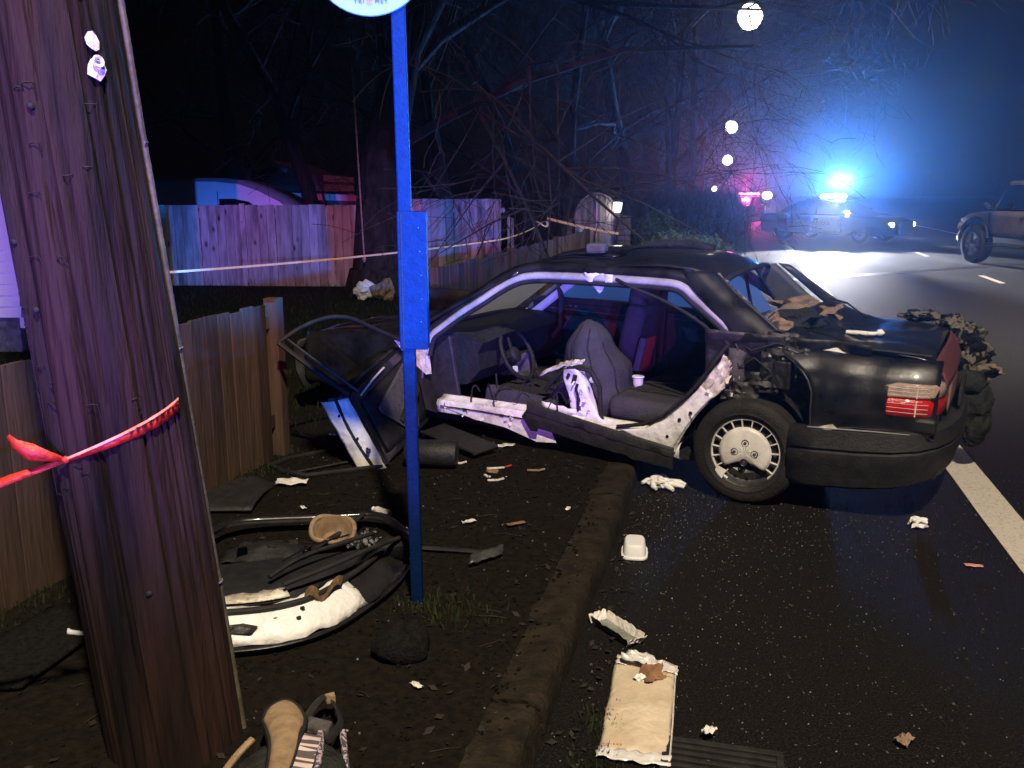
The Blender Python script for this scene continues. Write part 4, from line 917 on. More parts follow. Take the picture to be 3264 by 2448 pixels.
def band(P_, off, wid, yoff=0, fn=None):
    A = [V(p) for p in P_]; c_ = V((1.1, .7, .7)); L_ = []
    for i, p in enumerate(A):
        d = A[min(i+1, len(A)-1)] - A[max(i-1, 0)]; nrm = V((d.z, 0, -d.x)).normalized()
        if nrm.dot(p - c_) < 0: nrm = -nrm
        L_.append((p + nrm*(off - wid/2) + V((0, yoff, 0)), p + nrm*(off + wid/2) + V((0, yoff - .018, 0)), nrm))
    return L_
rs = smooth_path(railp); bd = band(rs, 0, .042, .012)
m = MB(); m.loft([[a, a.lerp(b, .33) + V((0, .008, 0)), a.lerp(b, .66) + V((0, .008, 0)), b] for a, b, n_ in bd], close=False); m.build('door_opening_rail', railp_, car, smooth=60, solid=.012)
m = MB(); m.tube([a + V((0, .0, 0)) - n_*.014 for a, b, n_ in bd], .0165, 7); m.build('door_seal', rubber, car, smooth=60)
m = MB(); m.loft([[b, b + n_*.035 + V((0, -.008, 0)), b + n_*.062 + V((0, -.045, 0))] for a, b, n_ in bd[:-8]], close=False); m.build('roof_side_outer', blackpaint, car, smooth=60, solid=.012)
m = MB(); m.grid(lambda u, v: (1.15 - .20*u, .615 + .018*math.sin(u*9) - .01*v, lerp(1.262, lerp(1.212, 1.13, max(0, 1 - abs(u - .5)*3.2)), v) + .008*nz(u*9, v*3)), 20, 6); m.build('torn_rail_tongue', jamb, car, smooth=50, solid=.006)
m = MB(); m.grid(lambda u, v: (lerp(2.32, 1.62, u), lerp(lerp(.76, .63, u), lerp(.70, .57, u), v), lerp(lerp(.815, 1.225, u**.92), lerp(.845, 1.262, u**.92), v)), 14, 3); m.build('front_pillar', blackpaint, car, smooth=50, solid=.02)
m = MB(); cpA = [(.50, .585, 1.30), (.44, .622, 1.215), (.33, .655, 1.125), (.20, .695, 1.03), (.12, .73, .93)]; cpB = [(.33, .55, 1.30), (.24, .585, 1.235), (.14, .62, 1.165), (-.02, .68, 1.065), (-.18, .74, .96)]
m.grid(lambda u, v: path_at(cpA, u).lerp(path_at(cpB, u), v) + V((0, .018*math.sin(v*3.14), .012*math.sin(v*3.14))), 14, 8); m.build('rear_pillar', blackpaint, car, smooth=60, solid=.03)
MB().tube([V(p) + V((-.006, -.004, .012)) for p in cpB], .008, 6).build('rear_window_edge', chrome, car, smooth=60)
m = MB()
for k in range(46):
    t = k/45; p = path_at(cpB, t) + V((-.02 - .012*random.random(), -.01, .004)); r_ = .008 + .010*random.random(); m.box(p, (r_, r_*.6, r_), (random.random()*3, random.random()*3, 0))
m.build('window_glass_crumbs', shard, car)
m = MB(); hp = [(.27, y, 1.305 - .05*abs(y/.55)**3) for y in (-.55, -.4, -.2, 0, .2, .4, .55)]
m.tube([(.262 - .05*(1 - (y/.55)**2), y, 1.315 - .055*abs(y/.57)**3) for y in (-.55, -.4, -.2, 0, .2, .4, .55)], .018, 6); m.build('rear_window_header', rubber, car, smooth=60)
MB().tube(smooth_path([(.93, .615, 1.235), (.80, .64, 1.19), (.62, .66, 1.14), (.42, .685, 1.06), (.27, .70, .97), (.17, .715, .88)]), .011, 7).build('hanging_seal', rubber, car, smooth=60)
MB().tube(smooth_path([(.19, .72, 1.0), (.12, .735, .93), (.10, .74, .85), (.14, .735, .78), (.22, .74, .70)]), .009, 6).build('hanging_seal', plastic, car, smooth=60)
# far side: pillars, doors seen from inside
m = MB(); m.loft([[V((a.x, -a.y, a.z)), V((b.x, -b.y, b.z)) + V((0, 0, .03))] for a, b, n_ in bd], close=False); m.build('far_roof_rail', headliner, car, smooth=60, solid=.03)
m = MB(); m.grid(lambda u, v: (lerp(2.30, 1.62, u) - .10*v, lerp(-.66, -.55, u) , lerp(.70, 1.22, u) ), 8, 2); m.build('far_front_pillar', mat('violet_lit_trim', (.42, .40, .44), (.5, .48, .52), 8, .8), car, smooth=50, solid=.03)  # lavender light on the far pillar is put into the trim colour
m = MB(); m.grid(lambda u, v: (lerp(1.10, 1.06, u) - .055*v, lerp(-.71, -.585, u), lerp(.40, 1.25, u)), 8, 2); m.build('far_centre_pillar', interior, car, smooth=50, solid=.05)
m = MB(); m.grid(lambda u, v: V((.36, -.56, 1.26)).lerp(V((.15, -.63, .93)), u).lerp(V((.22, -.53, 1.29)).lerp(V((-.16, -.62, .96)), u), v), 8, 6); m.build('far_rear_pillar', headliner, car, smooth=50, solid=.05)
m = MB(); m.grid(lambda u, v: V((.20, -.545, 1.30)).lerp(V((-.22, -.635, .965)), u).lerp(V((.12, -.57, 1.29)).lerp(V((-.36, -.66, .96)), u), v), 8, 3); m.build('far_pillar_skin', blackpaint, car, smooth=50, solid=.02)
MB().tube([(.36, -.60, .93), (.40, -.575, 1.10), (.43, -.555, 1.24)], .012, 6).build('quarter_light_bar', rubber, car)
m = MB(); m.grid(lambda u, v: (lerp(-.95, 3.35, u), -.80 - .03*math.sin(v*3.1), lerp(.22, .88, v)), 24, 6); m.build('far_body_side', blackpaint, car, smooth=50, solid=.02)
for x0, x1, nm in ((1.10, 2.20, 'far_front_door'), (.24, 1.06, 'far_rear_door')):
    d = MB().box(((x0 + x1)/2, -.735, .60), (x1 - x0, .07, .56)).build(nm, interior, car, bev=.02)
    MB().box(((x0 + x1)/2, -.695, .885), (x1 - x0, .03, .05)).build('door_sill_cap', interior, d, bev=.012)
    MB().tube([(x0 + .02, -.70, .92), (x1 - .02, -.70, .90)], .009, 5).build('window_seal', chrome, d)
    xc = x0 + .14 if 'rear' in nm else x0 + .3
    MB().hexa([(x0 + .10, -.70, .60), (x1 - .18, -.70, .66), (x1 - .12, -.70, .78), (x0 + .10, -.70, .76)], [(x0 + .12, -.655, .62), (x1 - .22, -.655, .67), (x1 - .16, -.655, .76), (x0 + .12, -.655, .74)]).build('armrest', trimgrey, d, bev=.012)
    MB().tube([(x0 + .04, -.695, .36), (x0 + .04, -.695, .80), (x1 - .05, -.695, .82), (x1 - .05, -.695, .36), (x0 + .04, -.695, .36)], .006, 5).build('trim_piping', trimgrey, d)
    MB().tube([(x0 + .12, -.66, .62), (x0 + .28, -.655, .625)], .006, 5).build('door_pull', chrome, d)
    for k in range(4): MB().lathe([(0, 0), (.008, 0), (.008, .006), (0, .008)], 8, 'y', (x1 - .25 - .05*k, -.695, .845)).build('switch', chrome, d)
MB().grid(lambda u, v: (lerp(lerp(.22, .42, v), 1.04, u), lerp(-.70, -.60, v), lerp(.915, lerp(1.22, 1.24, u), v)), 4, 4).build('far_rear_window', pane, car)
MB().grid(lambda u, v: (lerp(1.12, lerp(2.1, 1.72, v), u), lerp(-.70, -.59, v), lerp(.90, lerp(1.235, 1.16, u), v)), 4, 4).build('far_front_window', pane, car)
MB().grid(lambda u, v: (lerp(2.32, 1.72, u), lerp(-.60, .60, v)*lerp(1.05, .90, u), lerp(.80, 1.24, u) + .02*(1 - (2*v - 1)**2)), 8, 8).build('windscreen', pane, car, smooth=60)

# cabin ----------------------------------------------------------------------------
m = MB(); rings = []
for k in range(29):
    y = lerp(-.67, .67, k/28); hood = .055*math.exp(-((y - .36)/.17)**4); rg = .006*nz(y*7)
    rings.append([(2.34, y, .79), (2.10, y, .80 + rg), (1.92 - hood*.6, y, .775 + hood + rg), (1.86 - hood, y, .74 + hood*.8), (1.90, y, .66), (1.88, y, .55), (1.98, y, .44), (2.25, y, .40)])
m.loft(rings); m.build('dashboard', interior, car, smooth=35)
MB().hexa([(2.30, .66, .30), (2.02, .66, .30), (2.02, .69, .30), (2.30, .69, .30)], [(2.24, .64, .76), (2.12, .64, .78), (2.12, .685, .78), (2.24, .685, .76)]).build('dash_end_panel', plastic, car, bev=.02)
sw = MB(); c0 = V((1.76, .36, .63)); ax = V((-.88, 0, .47)).normalized(); e1 = V((0, 1, 0)); e2 = ax.cross(e1)
sw.tube([c0 + (e1*math.cos(t) + e2*math.sin(t))*.19 for t in (2*math.pi*k/40 for k in range(41))], .0155, 8, caps=False)
sw = sw.build('steering_wheel', rubber, car, smooth=60)
for t in (0, math.pi, -math.pi/2): MB().tube([c0 - ax*.03 + (e1*math.cos(t) + e2*math.sin(t))*.03, c0 - ax*.012 + (e1*math.cos(t) + e2*math.sin(t))*.18], [.022, .014], 6, flat=.4).build('spoke', rubber, sw)
MB().tube([c0 - ax*.06, c0 - ax*.01, c0 + ax*.005], [.055, .06, .04], 12).build('hub', plastic, sw, smooth=40)
MB().tube([c0 - ax*.02, c0 - ax*.25], .03, 8).build('steering_column', plastic, car)
MB().box((1.72, 0, .36), (.75, .22, .22)).build('centre_console', interior, car, bev=.04)
MB().hexa([(1.90, .02, .30), (1.72, .02, .30), (1.72, .14, .30), (1.90, .14, .30)], [(1.92, .02, .60), (1.80, .02, .60), (1.80, .14, .60), (1.92, .14, .60)]).build('lower_dash_panel', trimgrey, car, bev=.015)
MB().tube([(1.60, .05, .45), (1.58, .05, .56)], [.012, .022], 8).build('gear_lever', rubber, car)
def cushion(name, c, d, rot, mm, bev=.05, parent=car):
    o = MB().box((0, 0, 0), d).build(name, mm, parent, smooth=60); q = o.modifiers.new('bevel', 'BEVEL'); q.width = bev; q.segments = 4; o.location = c; o.rotation_euler = rot; return o
cushion('driver_seat_cushion', (1.58, .38, .335), (.52, .50, .15), (0, R(-7), 0), cloth, .06)
cushion('driver_seat_bolster', (1.58, .62, .345), (.54, .10, .17), (0, R(-6), R(3)), clothl, .045)
m = MB(); rings = []
for k in range(33):
    t = k/32; z = lerp(.32, .93, t); cx_ = interp([0, .3, .6, .85, 1], [1.12, 1.14, 1.15, 1.18, 1.20], t); wx = interp([0, .2, .5, .8, .95, 1], [.20, .235, .20, .13, .07, .02], t); wy = interp([0, .5, .85, 1], [.24, .23, .16, .03], t)
    ring = []
    for j in range(56):
        a = 2*math.pi*j/56; rr_ = 1 + .20*nz(math.cos(a)*1.6, math.sin(a)*1.6, z*4) + .22*abs(nz(math.cos(a)*2.2 + z*3, math.sin(a)*2.2, z*1.2)) + .02*nz(math.cos(a)*8, math.sin(a)*8, z*6); ring.append((cx_ + wx*math.cos(a)*rr_ + .03*nz(z*6, 5), .38 + wy*math.sin(a)*rr_, z))
    rings.append(ring)
m.loft(rings); o = m.build('driver_seat_back', clothl, car, smooth=70); o['label'] = 'twisted grey cloth of the driver seat back'
MB().tube([(1.38, .58, .40), (1.28, .61, .52), (1.16, .60, .56), (1.03, .58, .50)], [.015, .022, .018, .012], 8).build('cloth_fold', clothl, car, smooth=60)
for a0, zz0, zz1 in ((-1.9, .40, .88), (-1.2, .36, .90), (-2.6, .36, .80)):      # seams of the seat cover
    pts = []
    for k in range(9):
        z = lerp(zz0, zz1, k/8); t = (z - .32)/.61; cx_ = interp([0, .3, .6, .85, 1], [1.12, 1.14, 1.15, 1.18, 1.20], t); wx = interp([0, .2, .5, .8, .95, 1], [.20, .235, .20, .13, .07, .02], t); wy = interp([0, .5, .85, 1], [.24, .23, .16, .03], t); a = -a0
        rr_ = 1 + .20*nz(math.cos(a)*1.6, math.sin(a)*1.6, z*4) + .22*abs(nz(math.cos(a)*2.2 + z*3, math.sin(a)*2.2, z*1.2)) + .02
        pts.append((cx_ + wx*math.cos(a)*rr_ + .03*nz(z*6, 5), .38 + wy*math.sin(a)*rr_, z))
    MB().tube(pts, .006, 5).build('seat_seam', cloth, car, smooth=60)
cushion('passenger_seat_cushion', (1.50, -.37, .36), (.50, .48, .15), (0, R(-6), 0), cloth, .05)
cushion('passenger_seat_back', (1.13, -.36, .67), (.15, .50, .62), (0, R(-11), 0), clothl, .055)
cushion('passenger_headrest', (1.10, -.36, 1.03), (.13, .36, .20), (0, R(-8), 0), clothl, .06)
cushion('map_pocket', (1.05, -.30, .60), (.03, .26, .26), (0, R(-11), 0), redcloth, .012)
cushion('seat_side_trim', (1.03, -.10, .55), (.05, .05, .42), (0, R(-11), 0), headliner, .015)
MB().tube([(1.10, -.565, 1.15), (1.09, -.60, .8), (1.10, -.62, .45)], .016, 6, flat=.3).build('seat_belt', rubber, car)
MB().tube([(1.93, -.60, 1.06), (1.86, -.56, .9), (1.84, -.5, .7), (1.95, -.45, .52)], [.02, .03, .025, .02], 8, flat=.5).build('hanging_trim', rubber, car, smooth=60)
b = cushion('rear_bench_cushion', (.70, .0, .375), (.50, 1.26, .17), (0, R(-4), 0), cloth, .06)
cushion('bench_bolster', (.70, .50, .405), (.50, .30, .16), (0, R(-3), R(2)), clothl, .07)
for k in range(3): MB().tube([(.93, .35 - .3*k, .47), (.72, .35 - .3*k, .485), (.5, .35 - .3*k, .48)], .005, 5).build('seat_seam', rubber, car)
cushion('rear_bench_back', (.20, -.06, .66), (.16, 1.10, .52), (0, R(20), 0), interior, .06)
for k in range(4): MB().tube([(.335, -.45 + .26*k, .46), (.27, -.45 + .26*k, .68), (.16, -.45 + .26*k, .90)], .005, 5).build('seat_seam', cloth, car)
MB().box((.05, 0, .945), (.40, 1.20, .03)).build('parcel_shelf', interior, car, bev=.01)
rnd = random.Random(4)
for k in range(16):                                   # smashed trim and clutter on the console and floor
    p = V((rnd.uniform(1.42, 1.86), rnd.uniform(.0, .45), rnd.uniform(.40, .56))); MB().box(p, (rnd.uniform(.01, .05), rnd.uniform(.01, .05), rnd.uniform(.005, .03)), (rnd.random()*3, rnd.random()*3, rnd.random()*3)).build('broken_trim', [chrome, plastic, paper, interior][k % 4], car)
m = MB(); m.box((1.74, .42, .53), (.03, .02, .045), (.1, .2, 0)); m.build('ignition_tag', paper, car)

# nose of the car: bonnet, wings, bumper -------------------------------------------------
m = MB(); m.grid(lambda u, v: (lerp(2.32, 3.45, u), lerp(-.70, .70, v)*lerp(1, .9, u), lerp(.80, .66, u**1.5) - .03*abs(2*v-1)**3 + .05*u*nz(u*4, v*4) + .02*nz(u*9, v*9)*u), 20, 18); m.build('bonnet', blackpaint, car, smooth=45, solid=.01)
m = MB()
def wing(s):
    def f_(u, v):
        x = lerp(2.26, 3.42, u); z = lerp(.30, .79 - .12*u, v); d = math.hypot(x - 2.7, z - .36)
        if d < .30 and s < 0: z = max(z, .36 + math.sqrt(max(0, .30**2 - (x - 2.7)**2)))
        return (x, s*(.80 - .07*u - .06*v**3) + .02*nz(x*4, z*4)*s, min(z, .8))
    return f_
MB().grid(wing(1), 26, 8).build('front_wing', blackpaint, car, smooth=45, solid=.008)
MB().grid(wing(-1), 26, 8).build('front_wing', blackpaint, car, smooth=45, solid=.008)
m = MB(); m.loft([[(3.40 + .10*(1 - (y/.78)**2), y, .62), (3.46 + .10*(1 - (y/.78)**2), y, .55), (3.45 + .1*(1 - (y/.78)**2), y, .38), (3.38 + .1*(1 - (y/.78)**2), y, .26)] for y in (-.78, -.5, -.2, .1, .4, .78)], close=False); m.build('front_bumper', plastic, car, smooth=40, solid=.02)
MB().box((2.9, 0, .48), (.9, 1.2, .34)).build('engine_bay', rubber, car)
MB().hexa([(2.32, .80, .55), (2.24, .80, .50), (2.22, .76, .50), (2.32, .76, .55)], [(2.35, .80, .80), (2.27, .79, .76), (2.27, .74, .76), (2.35, .74, .80)]).build('hinge_pillar', torn, car)

# near front door, swung wide open and sagging onto the dirt (world points turned into car space)
def C_(p): return CI @ V(p)
def dpt(a, h, t):      # a: 0 hinge..1 shut edge, h: 0 bottom..1 waist, t: 0 inside..1 outer skin
    HB = V((-.50, 6.25, .26)); HT = V((-.70, 6.22, .76)); TB = V((-.765, 5.27, .135)); TT = V((-.985, 5.30, .565)); W = V((-.185, .0, -.03))
    p = HB.lerp(TB, a).lerp(HT.lerp(TT, a), h); return C_(p + W*t)
m = MB(); rings = []
for k in range(13):
    a = k/12; rings.append([dpt(a, 0, .12), dpt(a, .5, .10), dpt(a, 1.0, .12), dpt(a, 1.02, .75), dpt(a, .75, .98), dpt(a, .4, 1.02), dpt(a, .05, .86)])
m.loft(rings); dr = m.build('front_door', blackpaint, car, smooth=35)
m = MB(); m.grid(lambda u, v: dpt(1.012 + .02*math.sin(v*3.1), lerp(-.02, 1.0, u) , lerp(.06, .97, v)) + V((0, .006*nz(u*6, v*5), 0)), 20, 10); m.build('shut_face', jamb, dr, smooth=50, solid=.004)
m = MB(); m.tube([dpt(1.03, h, .42 + .10*math.sin(h*3.1) - .2*(1-h)*.2) for h in (1.02, .9, .75, .6, .45, .3, .15, 0, -.08)], .011, 7); m.build('door_seal', rubber, dr, smooth=60)
MB().tube([dpt(.985, h, .02) for h in (1.0, .8, .6, .4, .2, .02)], .014, 8, flat=.6).build('trim_edge', rubber, dr, smooth=60)
m = MB(); m.grid(lambda u, v: dpt(lerp(.06, .90, u), lerp(.10, .90 - .05*u, v), .06 - .10*math.sin(u*3.14)*.3), 8, 8); m.build('trim_panel', interior, dr, smooth=60, solid=.01)
pad = [dpt(.28, .88, -.02), dpt(.80, .66, -.02), dpt(.80, .58, -.02), dpt(.58, .12, -.02), dpt(.46, .10, -.02), dpt(.34, .40, -.02)]
m = MB(); m.add(pad + [C_(CM @ p + V((.02, -.008, .0))) for p in pad], [(5, 4, 3, 2, 1, 0), (6, 7, 8, 9, 10, 11)] + [(i, (i+1) % 6, 6 + (i+1) % 6, 6 + i) for i in range(6)]); m.build('cloth_insert', trimgrey, dr, bev=.006)
MB().tube([dpt(.66, .32, -.10), dpt(.50, .42, -.22), dpt(.34, .50, -.22), dpt(.25, .58, -.08)], [.022, .03, .03, .02], 8).build('armrest', rubber, dr, smooth=60)
MB().tube([dpt(.90, .93, -.02), dpt(.70, .985, -.04), dpt(.52, 1.0, -.03)], .0065, 5).build('broken_wood_sliver', paper, dr)
for h, t in ((.80, .52), (.46, .34), (.33, .40), (.30, .22)): MB().lathe([(0, 0), (.009, 0), (.009, .006), (0, .006)], 10, 'x', (0, 0, 0)).build('shut_face_hole', rubber, dr).location = dpt(1.045, h, t)
MB().box((0, 0, 0), (.02, .05, .022), (0, .3, .4)).build('latch', steel, dr, bev=.004).location = dpt(1.04, .27, .24)
# window frame of that door
fr = [(-.99, 5.31, .57), (-1.20, 5.33, .72), (-1.43, 5.38, .885)]; top_ = [(-1.43, 5.38, .885), (-1.32, 5.46, .96), (-1.18, 5.56, 1.01), (-1.05, 5.66, 1.0), (-.90, 5.82, .90), (-.76, 6.0, .80), (-.70, 6.15, .76)]
MB().tube([C_(p) for p in fr], [.028, .024, .022], 8, flat=.7).build('window_frame_upright', rubber, dr, smooth=60)
MB().tube([C_(V(p) + V((.05, .03, .015))) for p in fr], [.010, .010, .008], 6).build('window_channel', plastic, dr, smooth=60)
MB().tube([C_(p) for p in smooth_path(top_)], .015, 8).build('window_frame_top', rubber, dr, smooth=60)
m = MB(); m.add([C_(p) for p in ((-.80, 6.0, .80), (-.70, 6.14, .75), (-.72, 6.12, .68), (-.74, 6.04, .70))], [(0, 1, 2, 3)]); m.build('mirror_triangle', jamb, dr, solid=.01)
MB().tube([dpt(1.0, 1.02, .3), dpt(.75, 1.04, .35), dpt(.4, 1.03, .35), dpt(.05, 1.02, .35)], .014, 6).build('window_seal', rubber, dr, smooth=60)
MB().prism([dpt(.02, .62, -.1), dpt(.20, .55, -.12), dpt(.30, .2, -.14), dpt(.16, .02, -.14), dpt(0, .12, -.1)], C_(V((.02, -.01, 0)) + CO) - C_(CO)).build('hanging_speaker_panel', plastic, dr)
# ------------------------------------------------------------------ other vehicles
def loft_sections(S, n=10):
    rings = []
    for x, hw, zb, zt, rr_ in S:
        r_ = []
        for sx in (1, -1):
            pts = [(x, hw*.90, zb), (x, hw, zb + (zt - zb)*.25), (x, hw, zb + (zt - zb)*.6), (x, hw*.97, zt - rr_*.6), (x, hw*.90, zt - rr_*.12), (x, hw*.5, zt)]
            r_ += pts if sx == 1 else [(a, -b, c) for a, b, c in pts[::-1]]
        rings.append(r_)
    return rings
def road_wheel(parent, x, y, r, s, wd=.22, rimm=steel):
    e = empty('wheel'); e.parent = parent; e.location = (x, y, r)
    MB().lathe([(r*.62, -wd/2*.9), (r*.8, -wd/2), (r*.95, -wd/2*.9), (r, -wd/2*.5), (r, wd/2*.5), (r*.95, wd/2*.9), (r*.8, wd/2), (r*.62, wd/2*.9)], 28, 'y').build('tyre', tyrem, e, smooth=40)
    rm = MB().lathe([(r*.64, -wd/2*.8), (r*.64, s*wd*.42), (r*.55, s*wd*.30), (r*.3, s*wd*.28), (0, s*wd*.38)], 24, 'y').build('rim', rimm, e, smooth=40)
    for k in range(5):
        a = 2*math.pi*k/5; MB().box((r*.42*math.cos(a), s*wd*.36, r*.42*math.sin(a)), (r*.34, .03, r*.14), Matrix.Rotation(-a, 3, 'Y')).build('spoke', rimm, rm)
    return e
def patrol_car(name, loc, rz, label, litbar, bar=lampblue, heads=True):
    e = empty(name, loc, rz, label, 'police car', 'police cars on the road')
    S = [(-2.55, .70, .42, .80, .1), (-2.48, .88, .32, .92, .08), (-2.2, .94, .28, .97, .07), (-1.5, .97, .27, .99, .07), (-.3, .98, .27, .98, .07), (.8, .98, .27, .95, .07), (1.6, .96, .27, .93, .08), (2.2, .90, .28, .88, .1), (2.5, .80, .32, .78, .12), (2.60, .66, .40, .68, .1)]
    MB().loft(loft_sections(S)).build('body', policeblue, e, smooth=35)
    G = [(-1.95, .70, .95, .97, .01), (-1.55, .74, .95, 1.20, .1), (-1.05, .74, .95, 1.43, .1), (-.3, .74, .95, 1.48, .1), (.35, .73, .95, 1.43, .1), (.85, .72, .94, 1.20, .1), (1.35, .74, .93, .95, .01)]
    MB().loft(loft_sections(G)).build('cabin', policeblue, e, smooth=35)
    for s in (-1, 1):
        for nm, x0, x1 in (('rear_door', -1.30, -.30), ('front_door', -.28, .82)):
            d = MB().grid(lambda u, v: (lerp(x0, x1, u), s*(.988 - .02*abs(2*v-1)**3), lerp(.34, .93, v)), 6, 6).build(nm, policewhite, e, smooth=50, solid=.012)
            MB().box((x0 + .16, s*1.0, .80), (.16, .03, .035)).build('door_handle', policeblue, d, bev=.008)
            x2, x3 = (x0 + .18, x1 - .04) if nm == 'rear_door' else (x0 + .04, x1 - .30)
            MB().prism([(x2, s*.765, .98), (x3 + .22 if nm == 'front_door' else x3, s*.765, .97), (x3, s*.735, 1.36), (x2 + (.12 if nm == 'rear_door' else 0), s*.735, 1.36)], (0, s*.01, 0)).build('side_window', darkglass, e)
        MB().box((2.45, s*.62, .66), (.18, .34, .13), (0, 0, -s*.35)).build('headlamp', lampwhite if heads else clearlens, e, bev=.03)
        MB().box((-2.50, s*.70, .74), (.12, .30, .16)).build('tail_lamp', redlens, e, bev=.02)
        for x in (-1.48, 1.50): road_wheel(e, x, s*.84, .345, s)
        MB().box((.95, s*1.02, .98), (.10, .16, .12)).build('wing_mirror', policeblue, e, bev=.03)
    MB().add([(1.32, -.62, .97), (1.32, .62, .97), (.55, .55, 1.40), (.55, -.55, 1.40)], [(0, 1, 2, 3)]).build('windscreen', darkglass, e, solid=.01)
    MB().box((2.66, 0, .55), (.08, .9, .42)).build('push_bar', rubber, e, bev=.03)
    MB().box((-.1, 0, 1.51), (.30, 1.24, .05)).build('light_bar_base', rubber, e, bev=.01)
    for k, y in enumerate((-.52, -.31, -.10, .10, .31, .52)):
        MB().box((-.1, y, 1.585), (.28, .185, .11)).build('light_bar_module', (bar if litbar else darkglass), e, bev=.02)
    for s in (-1,):
        M4 = Matrix.Translation((-.30, s*1.004, .66)) @ Matrix.Rotation(R(90), 4, 'X')
        text_mesh('lettering', 'PORTLAND POLICE', .165, policeblue, e, M4, 1.0, .002)
    MB().box((.9, -.80, 1.04), (.12, .10, .10)).build('spot_lamp', lampwhite if heads else darkglass, e, bev=.03)
    return e
PC = (11.55, 32.4, 0); pa = R(-50)
patrol_car('police_car', PC, pa, 'dark police car with white doors and dazzling blue light bar', True)
patrol_car('police_car', (14.1, 39.5, 0), R(-66), 'second police car with headlamps lit behind the dazzling one', False)
patrol_car('police_car', (14.6, 56, -.02), R(75), 'distant police car with glowing red light bar far down the road', True, lampred, False)
lamp('blue_light_bar', 'SPOT', (11.6, 32.35, 1.95), 21000, (.003, .2, 1.0), .28, (11.6 - .335*5.3, 32.35 - .942*5.3, 1.95 + 7.6), 119, .10)
lamp('added_white_glow', 'SPOT', (11.55, 32.2, 1.98), 4200, (.55, .9, 1.0), .2, (11.55 - .335*5.3, 32.2 - .942*5.3, 1.98 + 7.6), 117, .1)  # added lamp, whitens the glow in the haze round the light bar
for tx, ty in ((8.5, 23.9), (10.5, 23.5), (6.9, 24.9), (12.4, 23.5)): lamp('white_scene_light', 'SPOT', (11.0, 30.9, 1.75), 9500, (.92, .92, 1.0), .15, (tx, ty, 0), 20, .6)
lamp('red_light_bar', 'POINT', (14.2, 55.2, 1.9), 3200, (1, .05, .30), .25)
hd = V((math.cos(pa), math.sin(pa), 0))
lamp('headlamp_beam', 'SPOT', V(PC) + hd*2.75 + V((0, 0, .7)), 900, (.9, .95, 1), .1, V(PC) + hd*14, 60, .5)
lamp('headlamp_beam', 'SPOT', (15.1, 37.0, .7), 900, (.9, .95, 1), .1, (20, 24, 0), 60, .5)

# battered pickup on the right -------------------------------------------------------
tk = empty('pickup_truck', (12.80, 21.30, 0), R(96), 'lifted tan pickup truck with a smashed front corner', 'truck'); tk.scale = (1.15, 1.15, 1.15); bpy.context.view_layer.update()
S = [(-2.2, .86, .62, 1.12, .06), (-.6, .88, .60, 1.12, .06), (-.55, .88, .58, 1.14, .06), (.6, .88, .58, 1.14, .06), (1.25, .86, .62, 1.12, .07), (1.75, .84, .80, 1.06, .09), (2.05, .76, .86, .98, .1)]
MB().loft(loft_sections(S)).build('body', tanpaint, tk, smooth=35)
G = [(-.62, .72, 1.10, 1.13, .01), (-.58, .73, 1.10, 1.60, .06), (-.40, .73, 1.10, 1.76, .08), (.55, .73, 1.10, 1.76, .08), (.74, .72, 1.10, 1.50, .06), (1.02, .74, 1.10, 1.12, .01)]
MB().loft(loft_sections(G)).build('cab', tanpaint, tk, smooth=35)
for s in (1, -1):
    MB().prism([(-.30, s*.742, 1.17), (.84, s*.742, 1.16), (.55, s*.722, 1.66), (-.28, s*.722, 1.68)], (0, s*.01, 0)).build('side_window', darkglass, tk)
    d = MB().grid(lambda u, v: (lerp(-.42, .86, u), s*(.886 - .012*abs(2*v-1)**3), lerp(.62, 1.12, v)), 6, 5).build('door', tanpaint, tk, smooth=50, solid=.012)
    MB().box((-.26, s*.905, 1.0), (.14, .03, .04)).build('door_handle', chrome, d, bev=.008)
    MB().tube([(.86, s*.893, 1.11), (.80, s*.905, .8), (.78, s*.9, .62)], .006, 4).build('door_shut_line', rubber, d)
    m = MB(); m.tube([(1.32 + .52*math.cos(t), s*.87, .46 + .52*math.sin(t)) for t in (math.pi*(.02 + .92*k/14) for k in range(15))], [.05]*15, 6, flat=.6); m.build('wheel_arch', rubber, tk, smooth=50)
    road_wheel(tk, 1.32, s*.80, .41, s, .27, chrome); road_wheel(tk, -1.55, s*.80, .41, s, .27, chrome)
    MB().tube([(.85, s*.88, .44), (-.5, s*.88, .44)], .035, 8).build('side_step', steel, tk)
    MB().box((-.45, s*.72, .36), (.05, .05, .2)).build('step_bracket', chrome, tk)
MB().box((-.1, 0, .50), (3.6, .8, .16)).build('chassis', rubber, tk)
MB().tube([(2.0, .5, .9), (2.12, .62, .72), (2.02, .80, .52), (1.82, .90, .46)], [.05, .08, .075, .04], 8, flat=.6).build('hanging_bumper_end', rubber, tk, smooth=50)
MB().prism([(1.95, .70, .86), (2.08, .76, .80), (2.02, .82, .70), (1.85, .80, .78)], (0, .02, .05)).build('broken_lamp', clearlens, tk)
MB().tube([(.82, .80, 1.16), (.78, .98, 1.22), (.80, 1.05, 1.30)], [.02, .07, .05], 6).build('wing_mirror', rubber, tk)
